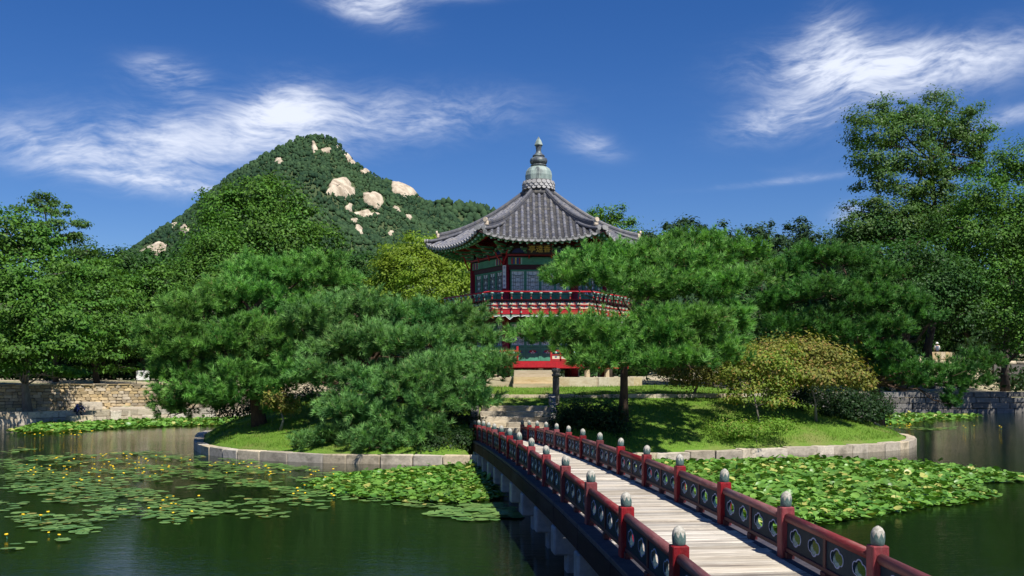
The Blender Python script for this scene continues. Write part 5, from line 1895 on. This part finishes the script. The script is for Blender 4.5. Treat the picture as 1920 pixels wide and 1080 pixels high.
# ------------------------------------------------------------------ banks
def bank_walls():
    rr = random.Random(31)
    w = tag(empty('fieldstone_wall'), 'coursed wall of small warm fieldstones above the left bank', 'wall')
    wl = np.array(WALL_L, float)
    core = MB()
    for a, b_ in zip(wl[:-1], wl[1:]):
        core.bar((a[0], a[1], 1.46), (b_[0], b_[1], 1.46), .22, 1.52)
    core.build('wall_core', M_mortar, w)
    vis = [(-33.6, 59.05), (-29.4, 62.0), (-22.9, 66.3), (-20.8, 67.5)]
    for c in range(8):
        z0 = .72 + c * .192
        stones_along(w, vis, 'fieldstone', ST_field, (.26, .56), z0, z0 + .182, .34, rr, gap=.025, jz=.03)
    stones_along(w, vis, 'coping_stone', ST_field, (.5, 1.0), 2.255, 2.34, .5, rr, gap=.03)
    s = tag(empty('stone_bank'), 'two courses of rough grey blocks edging the left side of the pond', 'bank')
    ed = POND[1:5] * 1.0
    for z0, z1, off in ((-.5, .36, 0), (.36, .74, .06)):
        stones_along(s, ed + off * np.array((-.7, .7)), 'bank_block', ST_block, (.7, 1.5), z0, z1 - .015, .5, rr, gap=.02)
    s = tag(empty('retaining_wall'), 'long wall of grey granite courses along the far bank of the pond', 'wall')
    ed = POND[4:7]
    for k in range(4):
        stones_along(s, ed + np.array((0, .05 * k)), 'wall_block', ST_grey, (1.0, 2.1), -.5 if k == 0 else -.5 + .85 + .43 * (k - 1), .34 + .43 * k - .03, .5, rr, gap=.05, jd=.06)
    # loose big stones on the ledge
    for (px, Y, z, sx, sz, lab) in ((170, 63.4, .72, 1.25, .50, 'long grey stone block with a lid-like top lying on the left ledge'), (285, 65.9, .72, 1.0, .3, 'pale stone slab lying nearest the far left pine on the ledge'),
                                     (238, 64.9, .70, 2.2, .16, 'flat pale slab in the middle of the left ledge')):
        o = link('stone_block', rr.choice(ST_block), None, ((px - 960) / F * Y, Y, z + sz / 2), (0, 0, R(35)), (sx, .6, sz))
        tag(o, lab, 'stone')
    for (px, w_) in ((216, .62), (232, .78), (252, .9)):
        Y = {216: 63.15, 232: 63.9, 252: 64.8}[px]
        o = link('stone_block', rr.choice(ST_kerb), None, ((px - 960) / F * Y, Y, .30), (0, 0, R(30)), (w_, .5, .7))
        tag(o, {216: 'smallest upright pale block standing at the left waterline', 232: 'middle one of three upright pale blocks at the left waterline', 252: 'widest upright pale block at the left waterline nearest the pine'}[px], 'stone')
    # notice board
    p = Vector(((268 - 960) / F * 69.5, 69.5, gz((268 - 960) / F * 69.5, 69.5)))
    n = tag(empty('notice_board', p), 'white notice board on two thin posts above the fieldstone wall', 'sign')
    m = MB(); m.box((0, 0, .62), (.9, .04, .64)); m.build('board', M_white, n)
    for x in (-.46, .46):
        m = MB(); m.tube([(x, .03, -.1), (x, .03, .98)], .025, 6); m.build('post', M_dark, n)
    # low walls on the right slope
    p = Vector(((1757 - 960) / F * 92, 92, 0)); zg = gz(p.x, p.y)
    n = tag(empty('low_wall', (p.x, p.y, zg)), 'low sunlit stone wall on the right slope with a person sitting on it', 'wall')
    top = CAM_H + (HZ - 660) / F * 92
    for i in range(6):
        o = link('wall_stone', rr.choice(ST_warm), n, (-1.0 + i * .42 + .2, 0, top - zg - .3)); o.scale = (.40, .45, .6 + rr.uniform(-.03, .03))
        o = link('wall_stone', rr.choice(ST_warm), n, (-1.0 + i * .42, .02, (top - zg - .6) / 2)); o.scale = (.40, .5, top - zg - .6)
    Y = 87.0
    x0, x1 = (1862 - 960) / F * Y, (1990 - 960) / F * Y
    zg = gz(x0, Y); zt = CAM_H + (HZ - 677) / F * Y
    n = tag(empty('garden_wall', (x0, Y, zg)), 'dark wall with a pale rounded coping in the shade at the right edge', 'wall')
    m = MB(); m.box(((x1 - x0) / 2, 0, (zt - zg - .3) / 2), (x1 - x0, .35, zt - zg - .3)); m.build('wall_body', M_stoneg, n)
    for i in range(3):
        L = (x1 - x0) / 3
        m = MB(); m.tube([(i * L + .03, 0, zt - zg - .16), ((i + 1) * L - .03, 0, zt - zg - .16)], .18, 10); m.build('coping', M_stone, n)


bank_walls()


# ------------------------------------------------------------------ water lilies
def pad_mesh(name, mat, r, cup=.06, n=8):
    vs = [(0, 0, 0)]
    for k in range(n + 1):
        a = .16 + (2 * math.pi - .32) * k / n
        rad = .5 * (1 + r.uniform(-.05, .05))
        vs.append((rad * math.cos(a), rad * math.sin(a) * .92, cup * (rad ** 2) * 4 * r.uniform(.4, 1.5)))
    fs = [(0, k, k + 1) for k in range(1, n + 1)]
    v = np.array(vs, np.float32)
    return v, np.array(fs)


def in_poly(x, y, poly):
    return poly_dist(np.asarray(x), np.asarray(y), np.array(poly, float)) < 0


def scatter(poly_px, n, r, dens=None):
    poly = [onwater(px, py) for px, py in poly_px]
    a = np.array(poly); lo, hi = a.min(0), a.max(0)
    x = r.uniform(lo[0], hi[0], n); y = r.uniform(lo[1], hi[1], n)
    k = in_poly(x, y, poly)
    d = -poly_dist(x, y, np.array(poly, float))
    k &= (d > .35) | (r.uniform(size=n) < .35)
    if dens is not None: k &= dens(x, y) > r.uniform(size=n)
    return x[k], y[k]


def lilies():
    r = np.random.default_rng(77)
    rows = []      # x, y, size, tilt, kind
    def add(poly, n, s0, s1, tilt, lift, mat, grp, dens=None):
        x, y = scatter(poly, n, r, dens)
        # keep clear of the bridge and the island
        inside = poly_dist(x, y, RIMC) < .25
        onb = (x > 2.23 - .1 * y - .05) & (x < 3.88 - .1 * y + .1)
        k = ~inside & ~onb
        for a, b_ in zip(x[k], y[k]): rows.append((a, b_, r.uniform(s0, s1), tilt, lift, mat, grp))
    right = [(1150, 862), (1300, 868), (1500, 861), (1640, 866), (1760, 872), (1850, 884), (1925, 894), (1925, 905), (1830, 908), (1880, 934), (1800, 948), (1700, 962), (1600, 978), (1500, 990), (1400, 1000), (1330, 960), (1240, 910)]
    add(right, 28000, .12, .25, .22, .03, 0, 'r')
    leftd = [(560, 912), (640, 890), (760, 880), (905, 872), (930, 905), (960, 935), (880, 946), (760, 942), (640, 930)]
    add(leftd, 10000, .11, .22, .18, .022, 0, 'l')
    add([(795, 966), (860, 948), (940, 946), (1000, 960), (990, 975), (880, 978)], 420, .24, .40, .04, .012, 1, 'f')
    far = [(10, 812), (60, 796), (200, 788), (330, 785), (490, 785), (490, 796), (330, 800), (200, 806), (100, 814)]
    add(far, 8500, .2, .32, .22, .03, 0, 'far')
    add([(1640, 782), (1700, 776), (1850, 780), (1830, 786), (1740, 792), (1690, 800), (1650, 795)], 3000, .2, .34, .25, .05, 0, 'far')
    add([(1660, 800), (1760, 803), (1800, 800), (1780, 808), (1690, 806)], 300, .2, .34, .03, .012, 1, 'far')
    def dn(x, y): return np.clip((vnoise(x, y * 1.2, 1.3, 2) + vnoise(x, y, .5, 5) * .7 + .38) * 1.3, 0, 1)
    sparse = [(-10, 862), (120, 850), (300, 846), (380, 856), (560, 872), (760, 884), (700, 905), (640, 925), (560, 945), (420, 968), (330, 985), (250, 975), (150, 1010), (40, 1035), (-10, 1032)]
    add(sparse, 12000, .14, .27, .03, .012, 1, 's', dn)
    add([(560, 935), (640, 925), (900, 945), (880, 956), (700, 952), (430, 985), (300, 990), (420, 965)], 900, .16, .28, .03, .012, 1, 's', lambda x, y: np.clip(vnoise(x, y, 1.4, 7) * 1.6 + .3, 0, 1))
    add([(0, 848), (40, 840), (80, 843), (20, 852)], 120, .2, .3, .03, .012, 1, 's')
    # right edge streaks
    add([(1800, 885), (1925, 888), (1925, 908), (1850, 905)], 500, .18, .32, .04, .012, 1, 's')
    rows.sort(key=lambda q: q[1] / q[2])
    variants = {}
    for mt, (mat, cup) in enumerate(((L_pad, .12), (L_padf, .025))):
        rr = random.Random(50 + mt)
        variants[mt] = [pad_mesh('lily_pad', mat, rr, cup) for _ in range(4)]
    singles = {}
    for mt, mat in ((0, L_pad), (1, L_padf)):
        for i, (v, f) in enumerate(variants[mt]):
            for tone in (.15, .45, .7, .95):
                singles[(mt, i, tone)] = fast_mesh('lily_pad', v, f, mat, True, {'var': np.full(len(v), tone)})
    V = {0: [], 1: []}; Fx = {0: [], 1: []}; A = {0: [], 1: []}; base = {0: 0, 1: 0}
    LAB = {'r': 'glossy lily leaf in the crowded patch right of the bridge', 'l': 'lily leaf in the crowded patch left of the bridge', 'f': 'flat pale lily pad in the small raft beside the left bridge piers',
           's': 'floating pad in the open water left of the bridge', 'far': 'lily leaf in the strip along the far bank'}
    GRP = {'r': 'lily leaves right of the bridge', 'l': 'lily leaves left of the bridge', 'f': 'flat pads by the bridge piers', 's': 'scattered floating pads', 'far': 'lily leaves along the far bank'}
    nsing = 0
    for i, (x, y, s, tilt, lift, mt, grp) in enumerate(rows):
        vi = r.integers(0, 4)
        rx, ry, rz_ = r.normal(0, tilt), r.normal(0, tilt), r.uniform(0, 6.28)
        z = .006 + abs(r.normal(0, lift)) + (.28 * s * (abs(rx) + abs(ry)) if tilt > .1 else .002 * (i % 5))
        if tilt > .1 and r.uniform() < .012: rx += .7; z += .1
        if nsing < 300:
            o = link('lily_pad', singles[(mt, int(vi), float(r.choice([.15, .45, .7, .95])))], None, (x, y, z), (rx, ry, rz_), (s, s, s))
            tag(o, LAB[grp], 'lily pad', GRP[grp]); nsing += 1
            continue
        v, f = variants[mt][vi]
        M = np.array((Matrix.Rotation(rz_, 3, 'Z') @ Matrix.Rotation(ry, 3, 'Y') @ Matrix.Rotation(rx, 3, 'X')))
        V[mt].append(v @ M.T * s + (x, y, z)); Fx[mt].append(f + base[mt]); A[mt].append(np.full(len(v), r.uniform()))
        base[mt] += len(v)
    for mt, nm, mat, lab in ((0, 'lily_leaves', L_pad, 'crowded glossy lily leaves farther off on the pond'), (1, 'floating_pads', L_padf, 'small round pads floating farther off on the pond')):
        tag(link(nm, fast_mesh(nm, np.concatenate(V[mt]), np.concatenate(Fx[mt]), mat, True, {'var': np.concatenate(A[mt])})), lab, 'lily pads', kind='stuff')
    # yellow flowers
    m = MB(); m.m = 0
    m.tube([(0, 0, -.05), (.005, 0, .07)], .006, 4); m.m = 1
    m.lathe([(.008, .068), (.03, .078), (.042, .10), (.03, .112), (.008, .104)], 8)
    fm = m.mesh('pond_flower', [M_green, M_petal])
    spots = []
    def fl(poly, n):
        x, y = scatter(poly, n * 3, r)
        for a, b_ in list(zip(x, y))[:n]: spots.append((a, b_))
    fl([(20, 870), (120, 856), (300, 850), (370, 862), (330, 900), (120, 915), (30, 905)], 85)
    fl([(370, 862), (560, 878), (760, 888), (720, 905), (560, 905), (400, 895)], 42)
    fl([(540, 912), (600, 905), (660, 930), (600, 945), (540, 935)], 12)
    fl([(0, 950), (130, 960), (140, 1010), (0, 1032)], 10); fl([(220, 930), (380, 920), (360, 970), (240, 975)], 10)
    fl([(20, 815), (180, 810), (160, 822), (20, 820)], 14); fl([(1650, 790), (1720, 793), (1720, 806), (1660, 806)], 26); fl([(1780, 800), (1890, 801), (1890, 805), (1780, 805)], 5)
    for (x, y) in spots:
        left = x < 5
        s = r.uniform(.55, .9) * (1.3 if y > 45 else 1)
        o = link('pond_flower', fm, None, (x, y, 0), (r.normal(0, .12), r.normal(0, .12), 0), (s, s, s))
        tag(o, 'small yellow pond flower among the floating pads on the left' if left else 'small yellow pond flower at the right end of the island', 'flower', 'yellow flowers on the left water' if left else 'yellow flowers right of the island')


lilies()


# ------------------------------------------------------------------ people
def person(label, loc, rz, joints, edges, radii, zones, mats, hat=None):
    me = bpy.data.meshes.new('person')
    names = list(joints)
    me.from_pydata([joints[n] for n in names], [(names.index(a), names.index(b_)) for a, b_ in edges], [])
    o = link('person', me, None, loc, (0, 0, rz))
    md = o.modifiers.new('skin', 'SKIN'); md.use_smooth_shade = True
    o.modifiers.new('sub', 'SUBSURF').levels = 1
    for i, n in enumerate(names):
        sv = me.skin_vertices[0].data[i]
        rr = radii.get(n, .05); sv.radius = rr if hasattr(rr, '__len__') else (rr, rr)
        sv.use_root = (n == 'pelvis')
    dg = bpy.context.evaluated_depsgraph_get()
    new = bpy.data.meshes.new_from_object(o.evaluated_get(dg))
    o.modifiers.clear(); o.data = new
    for mt in mats: new.materials.append(mt)
    J = np.array([joints[n] for n in names]); zi = [zones.get(n, 0) for n in names]
    for p in new.polygons:
        p.material_index = zi[int(np.argmin(np.linalg.norm(J - np.array(p.center), axis=1)))]
        p.use_smooth = True
    tag(o, label, 'person')
    if hat:
        m = MB(); m.lathe(hat['prof'], 14, hat['at']); m.build(hat['name'], hat['mat'], o)
    return o


M_skin = surf('skin', (.50, .30, .21), (.45, .27, .19), 8, .6)
M_hair = surf('hair', (.015, .012, .011), (.025, .02, .018), 20, .5)
M_cblue = surf('violet_blue_cloth', (.10, .11, .34), (.08, .09, .28), 14, .85)
M_cdark = surf('dark_cloth', (.025, .025, .04), (.035, .035, .05), 14, .85)
M_cwhite = surf('white_cloth', (.75, .74, .72), (.66, .66, .65), 12, .85)
M_cvest = surf('slate_vest', (.09, .12, .19), (.07, .10, .16), 12, .85)

E = [('pelvis', 'waist'), ('waist', 'chest'), ('chest', 'neck'), ('neck', 'head'), ('head', 'crown'), ('head', 'nose'), ('chest', 'shL'), ('shL', 'elL'), ('elL', 'haL'), ('haL', 'fiL'), ('haL', 'thL'), ('chest', 'shR'), ('shR', 'elR'), ('elR', 'haR'), ('haR', 'fiR'), ('haR', 'thR'),
     ('pelvis', 'hiL'), ('hiL', 'knL'), ('knL', 'anL'), ('anL', 'toL'), ('pelvis', 'hiR'), ('hiR', 'knR'), ('knR', 'anR'), ('anR', 'toR')]
RAD = dict(pelvis=(.15, .12), waist=(.14, .11), chest=(.17, .12), neck=.052, head=(.085, .095), crown=(.07, .08), nose=.018, shL=.062, shR=.062, elL=.045, elR=.045, haL=.034, haR=.034, fiL=.018, fiR=.018, thL=.012, thR=.012, hiL=.095, hiR=.095, knL=.06, knR=.06, anL=.042, anR=.042, toL=.035, toR=.035)
sq = dict(pelvis=(0, .18, .30), waist=(0, .10, .43), chest=(0, -.06, .60), neck=(0, -.18, .67), head=(0, -.27, .68), crown=(0, -.31, .75), nose=(0, -.36, .62), shL=(-.17, -.09, .60), elL=(-.22, -.26, .42), haL=(-.12, -.42, .26), fiL=(-.09, -.48, .2), thL=(-.07, -.42, .24),
          shR=(.17, -.09, .60), elR=(.22, -.26, .42), haR=(.12, -.42, .26), fiR=(.09, -.48, .2), thR=(.07, -.42, .24), hiL=(-.12, .14, .28), knL=(-.18, -.20, .46), anL=(-.14, -.06, .07), toL=(-.15, -.24, .035), hiR=(.12, .14, .28), knR=(.18, -.20, .46), anR=(.14, -.06, .07), toR=(.15, -.24, .035))
zn = dict(pelvis=2, waist=1, chest=1, neck=0, head=0, crown=3, nose=0, shL=1, shR=1, elL=1, elR=1, haL=0, haR=0, fiL=0, fiR=0, thL=0, thR=0, hiL=2, hiR=2, knL=2, knR=2, anL=2, anR=2, toL=3, toR=3)
Yp = 61.0; Xp = (146 - 960) / F * Yp
o = link('stone_block', ST_block[0], None, (Xp + .1, Yp, .16), (0, 0, R(40)), (1.3, .9, .62))
tag(o, 'low grey stone at the waterline with the crouching person on it', 'stone')
person('crouching person in a violet-blue top at the left waterline', (Xp, Yp, .465), R(65), sq, E, RAD, zn, [M_skin, M_cblue, M_cdark, M_hair])
seat = dict(pelvis=(0, 0, .12), waist=(0, .01, .28), chest=(0, -.01, .48), neck=(0, -.02, .63), head=(0, -.03, .74), crown=(0, -.02, .83), nose=(0, -.13, .73), shL=(-.19, 0, .55), elL=(-.25, -.05, .30), haL=(-.14, -.30, .22), fiL=(-.11, -.38, .20), thL=(-.09, -.33, .23),
            shR=(.19, 0, .55), elR=(.25, -.05, .30), haR=(.14, -.30, .22), fiR=(.11, -.38, .20), thR=(.09, -.33, .23), hiL=(-.11, -.05, .10), knL=(-.13, -.46, .10), anL=(-.12, -.46, -.32), toL=(-.12, -.60, -.36), hiR=(.11, -.05, .10), knR=(.13, -.46, .10), anR=(.12, -.46, -.32), toR=(.12, -.60, -.36))
zn2 = dict(zn, shL=3, shR=3, elL=3, elR=3)
top = CAM_H + (HZ - 660) / F * 92
person('seated person in a white hat and dark vest seen from behind on the right slope', ((1757 - 960) / F * 92, 92.0, top - .02), R(170), seat, E, RAD, zn2, [M_skin, M_cvest, M_cdark, M_cwhite],
       dict(name='hat', mat=M_cwhite, at=(0, -.02, .80), prof=[(.17, -.01), (.16, .01), (.105, .02), (.10, .08), (.06, .12), (.01, .125)]))
